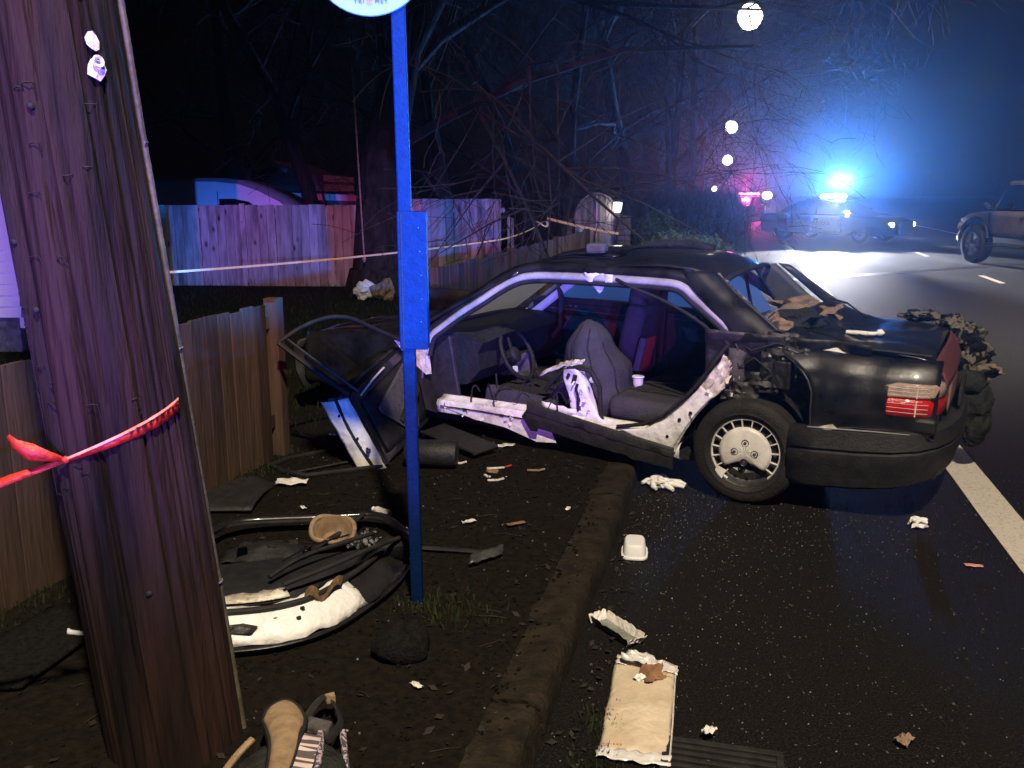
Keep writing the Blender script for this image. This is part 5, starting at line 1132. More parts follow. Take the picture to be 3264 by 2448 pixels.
# ------------------------------------------------------------------ torn-off rear door lying on the dirt
Z0 = KH + .012
dd_ = empty('torn_off_door', (-.9, 3.5, Z0), 0, 'torn off rear car door lying on the dirt with its white inner edge up', 'car door')
inv = Matrix.Translation((.9, -3.5, -Z0))
bot = smooth_path([(-1.56, 2.98, 0), (-1.30, 2.955, 0), (-1.07, 2.96, 0), (-.86, 3.01, 0), (-.70, 3.12, 0), (-.58, 3.32, 0), (-.49, 3.55, 0), (-.45, 3.76, 0)], 6)
def inward(i, d):
    a = bot[max(0, i-1)]; b = bot[min(len(bot)-1, i+1)]; t = (b - a).normalized(); return bot[i] + V((-t.y, t.x, 0))*d
N_ = len(bot)
def row(d, z, j=0): return [inward(i, d + j*.022*nz(i*.5, d*40)) + V((0, 0, Z0 + z + j*.01*nz(i*.37, d*30, 2))) for i in range(N_)]
m = MB(); m.loft([row(.03, .0), row(.0, .012), row(-.004, .022), row(.006, .032)], close=False); m.build('outer_skin', blackpaint, dd_, smooth=50, inv=inv, solid=.004)
m = MB(); m.loft([row(.004, .034, 1), row(.03, .06, 1), row(.06, .085, 1), row(.09, .108), row(.115, .122), row(.14, .128, 1)], close=False); m.v, m.f = m.v, [f_ for f_ in m.f if min(f_) % N_ < int(N_*.70)]; m.build('inner_edge', jamb, dd_, smooth=45, inv=inv, solid=.004)
m = MB(); m.loft([row(.004, .034, 1), row(.03, .05, 1), row(.06, .07, 1), row(.10, .10), row(.14, .125, 1)], close=False); m.f = [f_ for f_ in m.f if min(f_) % N_ >= int(N_*.70) - 1]; m.build('dark_inner_edge', blackpaint, dd_, smooth=45, inv=inv, solid=.004)
MB().tube([p for p in row(.105, .126)], .013, 7).build('door_seal', rubber, dd_, smooth=60, inv=inv)
m = MB(); m.loft([[a, a.lerp(b, .5) + V((0, 0, .03*abs(nz(i*.6)))), b] for i, (a, b) in enumerate(zip(row(.145, .14)[:22], row(.205, .15, 1)[:22]))], close=False); m.build('torn_inner_flange', torn, dd_, smooth=40, inv=inv, solid=.004)
for i, d, z in ((18, .075, .132), (21, .06, .12), (22, .085, .142), (30, .07, .128), (9, .06, .12)):
    p = inward(i, d) + V((0, 0, Z0 + z - .035)); MB().lathe([(0, .004), (.009, .004), (.010, -.004)], 10, 'z', tuple(p)).build('edge_hole', rubber, dd_, inv=inv)
for k in range(6):
    p = inward(4 + 2*k, .045) + V((0, 0, Z0 + .082)); rr = random.Random(k + 300)
    MB().prism([p + V((math.cos(t)*(.06 + .03*(k % 2))*rr.uniform(.5, 1.2), math.sin(t)*.018*rr.uniform(.4, 1.3), math.sin(t)*.012)) for t in (2*math.pi*q/9 for q in range(9))], (0, 0, .004)).build('torn_slit', wheelhouse, dd_, inv=inv)
m = MB(); waist = [V((lerp(-1.56, -.46, i/(N_-1)), lerp(3.38, 3.70, i/(N_-1)), Z0 + .13)) for i in range(N_)]
ib = row(.15, .125)
m.loft([ib, [a.lerp(b, .33) + V((0, 0, .02 + .012*nz(i*.3, 1))) for i, (a, b) in enumerate(zip(ib, waist))], [a.lerp(b, .66) + V((0, 0, .015)) for a, b in zip(ib, waist)], waist, [p + V((0, .03, -.13)) for p in waist]], close=False); m.build('trim_panel', interior, dd_, smooth=50, inv=inv, solid=.008)
for pts, mm in (([(-.62, 3.74, .17), (-.72, 3.56, .20), (-.86, 3.38, .21), (-.95, 3.24, .19)], plastic), ([(-.50, 3.70, .165), (-.60, 3.50, .195), (-.74, 3.30, .20), (-.88, 3.18, .185)], rubber), ([(-.72, 3.7, .18), (-.85, 3.52, .20), (-.93, 3.36, .20)], chrome)):
    MB().tube([V(p) + V((0, 0, Z0)) for p in smooth_path(pts)], .010 if mm is not chrome else .004, 6).build('trim_piping', mm, dd_, smooth=60, inv=inv)
frp = smooth_path([(-1.52, 3.40, .10), (-1.47, 3.80, .09), (-1.41, 4.06, .075), (-1.37, 4.13, .07), (-1.28, 4.18, .065), (-1.0, 4.24, .055), (-.78, 4.29, .05), (-.70, 4.29, .05), (-.63, 4.24, .05), (-.53, 4.06, .06), (-.47, 3.93, .08), (-.455, 3.80, .10)], 3)
MB().tube([p + V((0, 0, Z0)) for p in frp], .022, 8, flat=.8).build('window_frame', blackpaint, dd_, smooth=60, inv=inv)
MB().tube([p*1 + V((.0, -.035, Z0 - .004)) for p in frp[6:-6]], .009, 6).build('window_channel', rubber, dd_, smooth=60, inv=inv)
MB().tube([V((-.755, 4.28, Z0 + .06)), V((-.80, 3.98, Z0 + .09)), V((-.87, 3.66, Z0 + .13))], .014, 6, flat=.6).build('quarter_light_bar', plastic, dd_, smooth=60, inv=inv)
m = MB()
for k in range(60):
    m.box((-.69 + random.gauss(0, .05), 3.86 + random.gauss(0, .05), Z0 + .07 + random.random()*.03), (.012, .012, .008), (random.random()*3, random.random()*3, 0))
m.build('glass_crumbs', shard, dd_, inv=inv)
m = MB(); m.grid(lambda u, v: V((-.80 + .12*u, 3.17 + .12*u*u + .04*v, Z0 + .125 + .02*math.sin(u*9) + .02*v)), 12, 3); m.build('brown_torn_foam', mat('torn_foam', (.06, .03, .012), (.20, .12, .05), 20, .9, 0, .6, 40), dd_, inv=inv, solid=.006)

# ------------------------------------------------------------------ litter on the verge
def on(x, y, dz=0): return V((x, y, vz(x, y) + dz))
# tan hat lying open side up
hat = empty('tan_felt_hat', on(-.84, 3.93), 0, 'tan felt hat lying hollow side up inside the torn off door frame', 'hat')
m = MB(); m.lathe([(.0, .02), (.05, .018), (.065, .04), (.078, .075), (.085, .10), (.078, .11), (.062, .085), (.045, .05), (0, .045)], 36)
m.v = [(x*1.05 + .008*nz(x*20, y*20), y*.9 + .008*nz(y*20, x*20, 3), z + .02*nz(x*12, y*12)) for x, y, z in m.v]; o = m.build('crown', tan, hat, smooth=60); o.rotation_euler = (R(26), R(6), 0); o.scale = (1.1, 1.1, 1.25); o.location = (0, 0, .03)
m = MB(); m.tube([(.09*math.cos(t), .078*math.sin(t), .10 + .01*math.sin(3*t)) for t in (2*math.pi*k/30 for k in range(31))], .011, 7, caps=False); o = m.build('rolled_brim', tan, hat, smooth=60); o.rotation_euler = (R(26), R(6), 0); o.scale = (1.1, 1.1, 1.25); o.location = (0, 0, .03)
# black knit cap
m = MB(); n = 40; rings = []
for k in range(15):
    t = k/14; r_ = .108*math.sqrt(max(0.0, 1 - (max(0, t - .12)/.88)**2.4)) + .002; z = t*.135
    if t < .12: r_ = .108*(.93 + .07*t/.12)
    rings.append([((r_*(1 + .22*nz(math.cos(2*math.pi*j/n)*1.6, math.sin(2*math.pi*j/n)*1.6, z*12) + .06*nz(math.cos(2*math.pi*j/n)*5, math.sin(2*math.pi*j/n)*5, z*20)))*math.cos(2*math.pi*j/n), (r_*.85)*math.sin(2*math.pi*j/n), z*(.9 + .35*nz(math.cos(2*math.pi*j/n)*1.2, math.sin(2*math.pi*j/n)*1.2, 4)) + .012*nz(math.cos(2*math.pi*j/n)*2, z*9, 4)) for j in range(n)])
o = tag(m.loft(rings).build('knit_cap', blackfelt, smooth=60), 'black knitted cap lying on the dirt beside the bus stop post', 'hat'); o.location = on(-.405, 3.0); o.rotation_euler = (R(-6), R(8), R(20))
m = MB()
# dark broken mirror housing with a chip coloured as a blue glint
mh = empty('mirror_housing', on(-1.17, 3.86), R(8), 'broken black mirror housing with a shiny chip inside the torn off door frame', 'car part')
m = MB(); m.grid(lambda u, v: (lerp(-.16, .20, u), -.09 + .16*v + .03*nz(u*4, v*4), .03 + .055*math.sin(v*3.1)*math.sin(u*2.9) + .012*nz(u*9, v*7)), 16, 10); m.build('shell', interior, mh, smooth=35, solid=.006)
MB().prism([(-.09, -.07, .06), (-.04, -.075, .065), (-.045, -.05, .085), (-.085, -.05, .08)], (0, .004, .004)).build('glint_chip', mat('glint_chip', (.35, .6, .85), None, rough=.08, metal=1), mh)
for k in range(4): MB().box((-.06 + .07*k, .06, .055), (.045, .03, .012), (.4, .1, .1*k)).build('vent_tooth', interior, mh, bev=.004)
MB().tube([(.16, -.05, .05), (.22, -.12, .03), (.30, -.13, .02)], .008, 5).build('mirror_arm', rubber, mh)

# window frame lying by the fence
m = MB(); m.tube([on(*p, .014) for p in ((-1.50, 5.30), (-1.42, 5.45), (-1.22, 5.62), (-1.0, 5.72), (-.85, 5.70))], .014, 6); m.tube([on(*p, .014) for p in ((-1.50, 5.30), (-1.38, 5.14), (-1.22, 5.06), (-1.02, 5.16), (-.80, 5.26))], .014, 6); m.tube([on(-1.30, 5.14, .016), on(-1.06, 5.32, .016), on(-.8, 5.5, .016)], .008, 5)
tag(m.build('window_seal_loop', rubber, smooth=60), 'black rubber window seal looped on the dirt below the open door', 'car part')
m = MB(); m.grid(lambda u, v: on(lerp(-1.80, -1.38, u), lerp(4.46, 5.08, v) - .35*max(0, u - .6)*v, .02 + .03*u*(1-u)*4*nz(1, v) + .015*math.sin(v*5)), 10, 10); tag(m.build('black_panel', plastic, smooth=50, solid=.012), 'flat black plastic panel lying at the foot of the low fence', 'car part')
m = MB(); m.grid(lambda u, v: on(lerp(-2.0, -1.68, u) + .12*v, lerp(2.75, 3.34, v), .025 + .012*math.sin(u*6)), 8, 8); tag(m.build('rubber_mat', blackfelt, smooth=50, solid=.015), 'dark rubber car mat lying left of the leaning pole', 'mat')
m = MB(); m.tube([on(-1.715, 3.16, .02), on(-1.69, 3.12, .03), on(-1.65, 3.115, .03), on(-1.60, 3.12, .025)], [.006, .011, .010, .006], 6); tag(m.build('white_hook', foam, smooth=60), 'curved white plastic hook lying beside the rubber mat', 'litter')
# fallen trim by the open door
tr_ = empty('fallen_trim_panel', on(-.35, 5.72), R(-52), 'flat grey trim panel lying by the front door', 'car part')
MB().hexa([(-.33, -.10, .03), (.30, -.10, .02), (.30, .10, .04), (-.33, .10, .06)], [(-.33, -.10, .05), (.30, -.10, .045), (.30, .10, .065), (-.33, .10, .08)]).build('panel', plastic, tr_, bev=.01)
MB().tube([(-.33, -.10, .05), (.30, -.10, .045)], .012, 6).build('rolled_edge', plastic, tr_)
m = MB(); m.lathe([(0, -.16), (.07, -.16), (.085, -.14), (.088, .12), (.08, .16), (0, .165)], 20, 'x'); o = tag(m.build('trim_tube', plastic, smooth=45), 'short dark cylinder lying beside the bus stop post', 'car part'); o.location = on(-.50, 5.30, .085); o.rotation_euler = (0, 0, R(-6))
m = MB(); m.grid(lambda u, v: on(lerp(-.20, .02, u), lerp(5.68, 5.76, u) - .05*v + .012*nz(u*9, v*3), .014 + .012*nz(u*5, v*4)), 14, 4); tag(m.build('white_shard', torn, smooth=30, solid=.004), 'long white painted shard below the bared sill', 'car part')
md = empty('side_moulding', on(-.22, 3.94), R(-5), 'black side moulding strip with a bent end lying right of the bus stop post', 'car part')
MB().tube([(-.21, .02, .012), (0, .0, .014), (.16, -.02, .014)], [.018, .018, .016], 6, flat=.5).build('strip', rubber, md, smooth=50)
m = MB(); m.grid(lambda u, v: (.04 + .14*u, -.17 + .13*u + .06*v, .02 + .025*v + .012*nz(u*6, v*4)), 8, 4); m.build('bent_end', steel, md, solid=.004, smooth=40)
# paper, bottle, sticks
def sheet(name, c, sx, sy, rz, mm, label, cat, amp=.02, seed=1, n=8, group=None, z=None, th=.0016):
    m = MB(); zz = vz(c[0], c[1]) if z is None else z
    m.grid(lambda u, v: ((u - .5)*sx + .12*sx*nz(v*3, seed), (v - .5)*sy + .12*sy*nz(u*3, seed + 3), amp*.5 + .004 + amp*nz(u*3 + seed, v*3) + amp*.4*nz(u*8, v*8 + seed)), n, n)
    o = m.build(name, mm, smooth=30, solid=th); o.location = (c[0], c[1], zz + .006); o.rotation_euler = (0, 0, rz); return tag(o, label, cat, group)
sheet('torn_paper', (-1.28, 4.94), .18, .10, R(4), paper, 'torn pale paper lying left of the bus stop post', 'litter', .02, 3)
bt = empty('plastic_bottle', on(-.69, 4.46, .022), R(50), 'small white plastic bottle lying beyond the torn off door', 'bottle')
MB().lathe([(0, -.062), (.018, -.062), (.021, -.055), (.021, .035), (.016, .048), (.011, .052)], 16, 'y').build('body', clearfilm, bt, smooth=40)
MB().lathe([(.0115, .050), (.013, .052), (.013, .068), (0, .069)], 12, 'y').build('cap', foam, bt, smooth=40)
sheet('paper_scrap', (-.22, 4.30), .07, .035, R(30), paper, 'small folded white scrap right of the bus stop post', 'litter', .015, 5)
sheet('brown_sliver', (.02, 4.27), .10, .03, R(25), leafm, 'thin brown sliver on the dirt near the kerb', 'litter', .012, 6)
for k, (x, y, L, a, mm, lab) in enumerate(((-.10, 5.24, .16, 20, paper, 'white and red stick lying below the bared sill'), (-.155, 5.10, .06, -60, paper, 'short white stick below the bared sill'), (-.11, 5.02, .10, 12, paper, 'thin white stick nearest the kerb below the sill'), (-.34, 5.34, .09, 15, paper, 'white stick beside the dark cylinder'), (.13, 5.18, .11, 5, tan, 'pale thin twig near the sill cover'))):
    st_ = empty('broken_stick', on(x, y, .012), R(a), lab, 'litter')
    MB().box((0, 0, 0), (L*.7, .014, .010), (0, .05, 0)).build('shaft', mm, st_, bev=.002)
    MB().box((L*.5, .004, .002), (L*.32, .013, .010), (0, -.12, .1)).build('broken_end', redcloth if k == 0 else mm, st_, bev=.002)
crumple('tan_scrap', on(-.12, 5.17), (.07, .03, .025), 31, tan, 'tan scrap lying between the white sticks', 'litter')
for k, (x, y, lab) in enumerate(((-1.25, 5.98, 'small pale chip by the end of the low fence'), (-1.0, 5.62, 'pale chip beside the rubber seal loop'), (-1.12, 4.52, 'thin curled scrap beyond the torn off door'), (-.55, 4.22, 'white scrap just past the window frame of the torn off door'), (.30, 4.52, 'white fleck near the kerb edge'), (-.33, 2.78, 'white fleck right of the black cap'))):
    sheet('chip', (x, y), .05, .022, k*1.1, paper, lab, 'litter', .012, 40 + k, 4)

# bag at the photographer's feet ------------------------------------------------------
bg_ = empty('backpack', (-.63, 2.30, KH), 0, 'dark backpack with tan padded strap lying at the foot of the leaning pole', 'bag')
inv = Matrix.Translation((.63, -2.30, -KH))
m = MB(); rings = []
for k in range(14):
    t = k/13; z = KH + .13*t; s_ = math.sqrt(max(0.02, 1 - max(0, t - .2)**2/.66)); rings.append([(-.625 + .185*s_*math.cos(a)*(1 + .08*nz(math.cos(a)*2, math.sin(a)*2, t*3)), 2.17 + .24*s_*math.sin(a)*(1 + .1*nz(math.cos(a)*3, math.sin(a)*3, t*3)), z) for a in (2*math.pi*j/36 for j in range(36))])
m.loft(rings); m.build('body', darkcoat, bg_, smooth=60, inv=inv)
pad = [(-.745, 2.385), (-.742, 2.45), (-.71, 2.492), (-.668, 2.47), (-.625, 2.40), (-.615, 2.33), (-.603, 2.22), (-.62, 2.10), (-.655, 2.10), (-.685, 2.25), (-.715, 2.33)]
c_ = V((-.67, 2.33, .27)); m = MB(); P_ = smooth_path([(x, y, 0) for x, y in pad + pad[:1]], 4)[:-1]
m.loft([[V((p.x, p.y, .235)) for p in P_], [V((p.x, p.y, .252)) for p in P_], [V((lerp(c_.x, p.x, .85), lerp(c_.y, p.y, .85), .266)) for p in P_], [V((lerp(c_.x, p.x, .45), lerp(c_.y, p.y, .45), .272)) for p in P_], [V((lerp(c_.x, p.x, .02), lerp(c_.y, p.y, .02), .274)) for p in P_]]); m.build('padded_strap', tan, bg_, smooth=60, inv=inv)
MB().tube([V((p.x, p.y, .245)) for p in P_ + P_[:1]], .011, 6).build('strap_piping', rubber, bg_, smooth=60, inv=inv)
MB().tube(smooth_path([(-.612, 2.16, .25), (-.618, 2.30, .26), (-.625, 2.44, .23), (-.615, 2.56, .21), (-.595, 2.60, .20), (-.56, 2.54, .20), (-.53, 2.47, .20), (-.525, 2.41, .21), (-.545, 2.33, .22)]), .013, 8, flat=.35).build('webbing_loop', plastic, bg_, smooth=60, inv=inv)
MB().hexa([(-.63, 2.375, .215), (-.545, 2.35, .215), (-.54, 2.40, .215), (-.615, 2.43, .215)], [(-.63, 2.375, .24), (-.545, 2.35, .24), (-.54, 2.40, .24), (-.615, 2.43, .24)]).build('buckle', trimgrey, bg_, bev=.006, inv=inv)
MB().prism([(-.605, 2.585, .19), (-.575, 2.60, .19), (-.565, 2.57, .19), (-.59, 2.555, .20)], (0, 0, .025)).build('strap_end', tan, bg_, inv=inv)
stripe = mat('striped_cord', (.05, .045, .06), (.42, .34, .38), 120, .8, detail=0, contrast=(.48, .52))
for pts in ([(-.565, 2.34, .24), (-.545, 2.25, .25), (-.53, 2.12, .25), (-.525, 2.0, .25)], [(-.515, 2.42, .19), (-.485, 2.30, .18), (-.455, 2.18, .17), (-.44, 2.05, .16)]):
    MB().tube(smooth_path(pts), .010, 6).build('striped_piping', stripe, bg_, smooth=60, inv=inv)
m = MB(); m.grid(lambda u, v: (lerp(-.60, -.55, v), lerp(2.30, 2.05, u), .262 - .01*v + .006*math.sin(u*9)), 8, 3); m.build('ribbed_mesh', mat('ribbed_mesh', (.09, .07, .07), (.62, .5, .46), 30, .8, stretch=(.2, 3, 1), detail=0, contrast=(.48, .52)), bg_, solid=.006, inv=inv)
MB().tube(smooth_path([(-.755, 2.31, .24), (-.79, 2.25, .22), (-.815, 2.16, .20), (-.83, 2.05, .18)]), [.012]*13, 7, flat=.6).build('tan_edge', tan, bg_, smooth=60, inv=inv)

# ------------------------------------------------------------------ litter on the road
tb = empty('plastic_tub', (.62, 4.22, .004), R(-8), 'white plastic tub lying upside down on the asphalt by the kerb', 'tub')
m = MB(); prof = [(.063, .09, 0), (.063, .09, .010), (.058, .085, .012), (.052, .078, .062), (.046, .072, .070), (.02, .03, .072)]
def rrect(a, b, z, k=28, p=4):
    o_ = []
    for j in range(k):
        t = 2*math.pi*j/k; cs, sn = math.cos(t), math.sin(t); o_.append((a*(abs(cs)**(2/p))*(1 if cs > 0 else -1), b*(abs(sn)**(2/p))*(1 if sn > 0 else -1), z))
    return o_
m.loft([rrect(a, b, z) for a, b, z in prof]); m.build('tub', foam, tb, smooth=45)
MB().loft([rrect(.066, .093, .0, 28), rrect(.067, .094, .004, 28), rrect(.066, .093, .009, 28)]).build('rim', foam, tb, smooth=45)
gl = empty('rubber_glove', (.92, 5.24, .006), R(-20), 'crumpled white rubber glove on the road below the sill cover', 'glove')
o = crumple('palm', (0, 0, 0), (.15, .11, .075), 12, tissue, None, None, amp=.3); o.parent = gl
for k, pts in enumerate(([(.05, .0, .03), (.10, -.015, .03), (.145, -.01, .02)], [(.05, .03, .03), (.11, .03, .035), (.15, .02, .025)], [(.03, -.03, .03), (.07, -.06, .02), (.09, -.075, .015)], [(-.04, -.03, .03), (-.03, -.08, .02), (-.01, -.095, .018)], [(-.05, .02, .03), (-.09, .01, .03), (-.115, -.02, .02)])):
    m = MB(); m.tube(pts, [.022, .017, .011], 8); m.build('finger', tissue, gl, smooth=60)
crumple('crumpled_tissue', (2.20, 4.56, .004), (.085, .07, .06), 21, tissue, 'crumpled white tissue on the road below the rear bumper', 'litter', amp=.5)
sheet('pink_ticket', (2.25, 4.05), .08, .032, R(-10), pinkpaper, 'small pink paper ticket on the road near the edge line', 'litter', .004, 50, 4, z=.002)
sheet('dead_leaf', (1.30, 2.63), .06, .045, R(40), browncloth, 'small curled pale leaf alone on the bare road', 'leaf', .025, 51, 6, z=.002)
sheet('paper_scrap', (.66, 2.66), .05, .03, R(30), paper, 'tiny white scrap beside the storm drain grate', 'litter', .02, 53, 4, z=.018)
ty = empty('torn_carton', (.435, 3.385, .004), R(-58), 'torn grey card tray in the gutter beyond the padded envelope', 'carton')
m = MB(); m.grid(lambda u, v: (lerp(-.115, .115, u), lerp(-.035, .035, v), .006 + .004*nz(u*5, v*5)), 8, 4); m.build('base', greycard, ty, solid=.002)
for s in (-1, 1):
    m = MB(); m.grid(lambda u, v: (lerp(-.12, .12, u), s*(.035 + .012*v), .006 + v*(.035 + .012*nz(u*7, s*3))), 14, 3); m.build('side', paper if s > 0 else greycard, ty, solid=.002)
    m = MB(); m.grid(lambda u, v: (s*(.117 + .02*v + .01*nz(u*5, v*3)), lerp(-.045, .045, u), .006 + .034*v + .014*nz(u*6, s)), 8, 3); m.build('torn_end', paper, ty, solid=.002)
en = empty('padded_envelope', (.455, 2.85, .004), R(-12), 'cream padded envelope in clear plastic lying in the gutter', 'envelope')
m = MB()
def envz(u, v): return .006 + .022*(math.sin(u*3.14)*math.sin(v*3.14))**.5 + .004*nz(u*5, v*6) + .003*nz(u*14, v*14)
m.grid(lambda u, v: (lerp(-.115, .115, u) + .006*nz(v*4, 1), lerp(-.29, .27, v), envz(u, v)), 20, 36); m.build('envelope', envelope, en, smooth=50, solid=.003)
m = MB(); m.grid(lambda u, v: (lerp(-.118, .12, u) + .01*nz(v*4, 3), lerp(-.335, -.275, v) + .015*nz(u*4, 5), .012 + .010*nz(u*7, v*4)), 20, 5); m.build('plastic_sleeve_end', clearfilm, en, smooth=50, solid=.001)
m = MB(); m.grid(lambda u, v: (lerp(-.11, .125, u) + .01*nz(v*4, 9), lerp(.25, .32, v) - .04*u*u + .02*nz(u*5, 8), .016 + .014*nz(u*7, v*4, 3)), 20, 5); m.build('plastic_sleeve_mouth', clearfilm, en, smooth=40, solid=.001)
MB().tube([(.116, -.28, .012), (.118, -.1, .014), (.117, .1, .014), (.118, .27, .012)], .003, 5).build('sleeve_seam', clearfilm, en)
for k in range(11): MB().box((-.10 + .011*k, -.262 + .001*k, envz(.1, .05) + .003), (.006, .007, .001)).build('red_print_mark', mat('red_print', (.5, .14, .10), None), en)
lf = MB(); outl = []
for k in range(26):
    t = 2*math.pi*k/26; r_ = .052*(1 + .22*math.sin(5*t) + .12*nz(k*1.9, 2)); outl.append((r_*1.15*math.cos(t), r_*.85*math.sin(t), .012*math.sin(2*t) + .01*nz(k*.8, 5)))
lf.add([(0, 0, .008)] + outl, [(0, i + 1, (i + 1) % 26 + 1) for i in range(26)])
lf = lf.build('dead_leaf', leafm, None, solid=.0015); lf.location = (.515, 3.01, .038); lf.rotation_euler = (R(8), R(-6), R(30)); tag(lf, 'large brown dead leaf lying on the padded envelope', 'leaf')
MB().tube([(0, 0, .004), (.03, -.02, .006), (.07, -.05, .008)], .0015, 4).build('leaf_stalk', leafm, lf)
sheet('plastic_wrapper', (.50, 3.10), .15, .07, R(-32), clearfilm, 'crumpled clear plastic wrapper at the mouth of the padded envelope', 'litter', .03, 61, 10, z=.024)
crumple('paper_ball', (.475, 2.98, .03), (.035, .03, .025), 63, tissue, 'small white paper ball tucked by the dead leaf', 'litter', amp=.4)

# things spilled on the wreck -----------------------------------------------------------
def onc(x, y, z): return CM @ V((x, y, z))
gv = empty('folded_glove', onc(-.52, .34, .985), R(151 + 180), 'white rolled rubber glove lying on the boot lid', 'glove')
MB().tube([(-.10, .02, .008), (-.04, .01, .010), (.02, .0, .010)], [.013, .014, .015], 8).build('rolled_cuff', tissue, gv, smooth=60)
MB().tube([(.02, .0, .010), (.055, .004, .012), (.075, .02, .014)], [.014, .012, .010], 8).build('palm', tissue, gv, smooth=60)
MB().tube([(.07, .02, .014), (.09, .028, .018), (.105, .018, .014)], [.020, .022, .010], 8).build('fingers', tissue, gv, smooth=60)
cp = empty('baseball_cap', onc(-.02, -.15, .965), R(100), 'tan baseball cap lying on the parcel shelf of the wreck', 'hat')
m = MB(); m.lathe([(.105, 0), (.108, .03), (.098, .07), (.07, .10), (.03, .115), (0, .118)], 28); m.build('crown', browncloth, cp, smooth=60)
m = MB(); m.grid(lambda u, v: (lerp(-.09, .09, u)*(1 - .25*v), -.09 - .08*v*math.sqrt(max(0, 1 - (2*u-1)**2*.6)), .012 - .02*v + .012*math.cos((2*u-1)*1.5)), 10, 5); m.build('peak', browncloth, cp, smooth=60, solid=.004)
m = MB(); m.lathe([(0, .122), (.008, .12), (.009, .116)], 10); m.build('button', browncloth, cp)
for k, (x, y, s_, mm, lab) in enumerate(((.02, -.42, (.34, .22, .12), browncloth, 'brown crumpled cloth on the far end of the parcel shelf'), (-.10, .12, (.30, .30, .11), darkcoat, 'dark crumpled cloth on the parcel shelf beside the tan cap'), (.02, .42, (.24, .2, .13), browncloth, 'brown torn lining bunched behind the near rear pillar'), (-.22, -.34, (.3, .22, .12), browncloth, 'brown cloth spilling over the front of the boot lid'))):
    crumple('crumpled_cloth', onc(x, y, .95), s_, 70 + k, mm, lab, 'cloth', amp=.4, rz=.4*k)
# camouflage jacket and dark coat hanging out over the rear corner
def drape(name, mm, label, cat, top, down, width, n=26, amp=.03, seed=0, th=.02):
    m = MB()
    def f_(u, v):
        p = path_at(down, u); wv = path_at(width, u); q = p + wv*(v - .5)*2
        return q + V((amp*nz(u*6, v*7, seed), amp*nz(u*5, v*8, seed + 3), amp*1.2*nz(u*7, v*6, seed + 7))) + V((0, -.03*math.sin(v*9 + seed), 0))
    m.grid(f_, n, 18); o = m.build(name, mm, None, smooth=60, solid=th); tag(o, label, cat); return o
def clump(name, mm, label, cat, blobs, seed, parent=None, amp=.5):
    q = bmesh.new()
    for c_, s_ in blobs:
        r_ = bmesh.ops.create_icosphere(q, subdivisions=4, radius=.5)
        for v_ in r_['verts']:
            p_ = v_.co.copy(); k_ = 1 + amp*noise.noise(p_*3.5 + V((seed, c_[0]*9, 0))) + amp*.7*abs(noise.noise(p_*7 + V((0, seed, c_[2]*7)))) + amp*.4*noise.noise(p_*17 + V((seed, 3, 1)))
            v_.co = V((p_.x*s_[0]*k_, p_.y*s_[1]*k_, p_.z*s_[2]*k_)) + V(c_)
    me = bpy.data.meshes.new(name); q.to_mesh(me); q.free(); me.materials.append(mm); me.shade_smooth(); me.set_sharp_from_angle(angle=R(50))
    o = bpy.data.objects.new(name, me); sc.collection.objects.link(o); return tag(o, label, cat)
clump('camouflage_jacket', camo, 'camouflage jacket bunched over the far corner of the boot', 'jacket', [(onc(-.74, -.66, 1.0), (.22, .16, .07)), (onc(-.92, -.64, .97), (.16, .18, .10)), (onc(-1.02, -.62, .90), (.18, .18, .16)), (onc(-1.07, -.62, .78), (.20, .16, .22)), (onc(-1.12, -.64, .66), (.18, .16, .16))], 5)
clump('hanging_coat', darkcoat, 'dark coat hanging down over the rear bumper', 'coat', [(onc(-1.08, -.46, .62), (.20, .16, .16)), (onc(-1.13, -.48, .50), (.20, .13, .24)), (onc(-1.15, -.50, .36), (.17, .12, .22)), (onc(-1.14, -.52, .27), (.14, .10, .14))], 8, amp=.28)
o = sheet('torn_card', (0, 0), .16, .10, 0, tan, 'torn cream card sticking out below the camouflage jacket', 'litter', .02, 88, 6, z=0); o.location = onc(-1.20, -.80, .66); o.rotation_euler = (R(35), R(10), R(30))
cupm = empty('paper_cup', onc(.92, .16, .44), 0, 'crushed white paper cup on the rear seat of the wreck', 'cup')
MB().lathe([(.028, 0), (.03, .002), (.036, .06), (.040, .085), (.043, .088), (.041, .084), (.035, .06)], 20).build('cup', tissue, cupm, smooth=50)
MB().lathe([(.043, .084), (.046, .088), (.043, .094), (.0, .095)], 20).build('lid', foam, cupm, smooth=50)

# ------------------------------------------------------------------ loose stuff: glass crumbs, grit, grass
def scatter(name, n, fn, size, mm, label, seed):
    rnd = random.Random(seed); m = MB()
    for _ in range(n):
        x, y, z = fn(rnd); s_ = size*rnd.uniform(.4, 1.5); a = rnd.uniform(0, 6.28); m.box((x, y, z + s_*.25), (s_, s_*rnd.uniform(.5, 1), s_*.5), (rnd.uniform(-.6, .6), rnd.uniform(-.6, .6), a))
    o = m.build(name, mm); o['kind'] = 'stuff'; o['label'] = label; return o
def roadpt(rnd):
    while True:
        c_ = rnd.choice([(.75, 4.6, .55, 1.0), (.7, 3.0, .5, 1.0), (1.5, 3.6, .9, 1.2), (1.6, 4.6, .8, .5), (.9, 4.9, .5, .5)]); x = rnd.gauss(c_[0], c_[2]); y = rnd.gauss(c_[1], c_[3])
        if ((x, y, 0) and (V((x, y, 0)) - RK).dot(RR) > .03 and y > 2.0): return (x, y, .002)
scatter('glass_crumbs', 2200, roadpt, .0042, shard, 'crumbs of broken window glass over the road', 1)
def vergept(rnd):
    while True:
        x, y = rnd.gauss(-.4, .7), rnd.uniform(2.2, 6.4)
        l_ = (V((x, y, 0)) - RK).dot(RR)
        if -2.2 < l_ < -.05: return (x, y, vz(x, y))
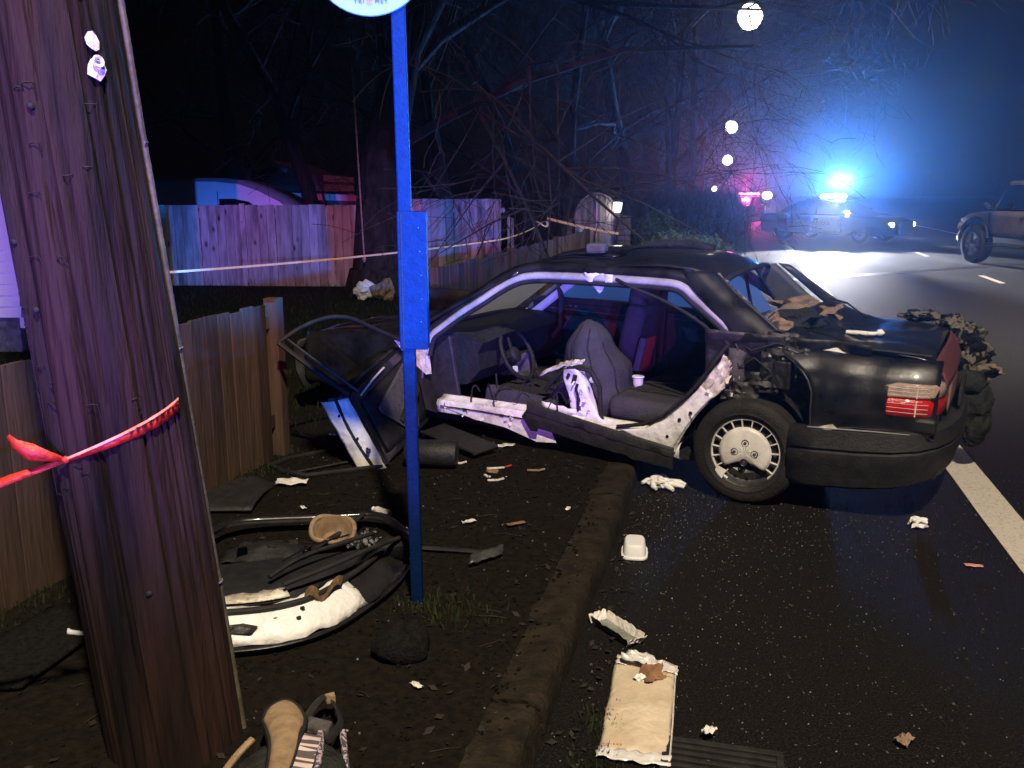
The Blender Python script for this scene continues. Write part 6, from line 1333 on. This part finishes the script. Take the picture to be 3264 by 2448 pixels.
scatter('glass_crumbs', 420, vergept, .005, shard, 'crumbs of broken glass over the dirt verge', 2)
scatter('grit', 3200, vergept, .010, dirt, 'grit and clods on the dirt verge', 3)
def roadgrit(rnd): 
    p = rp(rnd.uniform(1.2, 9), rnd.uniform(.02, 4.5)); return (p.x, p.y, .001)
scatter('grit', 2600, roadgrit, .007, mat('road_grit', (.02, .018, .016), (.07, .06, .05), 40, .8), 'grit on the asphalt', 4)
def grass(name, n, fn, h, label, seed):
    rnd = random.Random(seed); m = MB()
    for _ in range(n):
        x, y, z = fn(rnd); hh = h*rnd.uniform(.5, 1.4); a = rnd.uniform(0, 6.28); w_ = .004 + .06*hh*.2; l_ = hh*rnd.uniform(.1, .7); b = rnd.uniform(0, 6.28)
        dx, dy = math.cos(a)*w_, math.sin(a)*w_; ex, ey = math.cos(b)*l_, math.sin(b)*l_
        m.add([(x - dx, y - dy, z - .005), (x + dx, y + dy, z - .005), (x + dx*.6 + ex*.4, y + dy*.6 + ey*.4, z + hh*.6), (x - dx*.6 + ex*.4, y - dy*.6 + ey*.4, z + hh*.6), (x + ex, y + ey, z + hh)], [(0, 1, 2, 3), (3, 2, 4)])
    o = m.build(name, grassm); o['kind'] = 'stuff'; o['label'] = label
def yard(rnd):
    p = rp(5 + 14*rnd.random()**1.2, rnd.uniform(-12, -2.35)); return (p.x, p.y, vz(p.x, p.y) + interp([2.9, 8], [0, .02], -(p - RK).dot(RR)))
grass('grass', 22000, yard, .07, 'dark grass in the yard behind the low fence', 5)
def tufts(rnd):
    c_ = rnd.choice([(-.40, 3.44, .07), (-.30, 3.40, .06), (-.22, 3.36, .08), (-2.0, 3.3, .12), (-1.95, 3.55, .1), (-2.02, 3.1, .12), (-1.45, 5.6, .1), (-1.6, 5.2, .12), (-1.2, 6.1, .3), (-.9, 6.9, .4), (.32, 2.75, .05), (.27, 2.5, .05)]); x, y = rnd.gauss(c_[0], c_[2]), rnd.gauss(c_[1], c_[2])
    return (x, y, vz(x, y) if (V((x, y, 0)) - RK).dot(RR) < 0 else 0)
grass('weeds', 1500, tufts, .028, 'short weeds round the post and fence foot', 6)
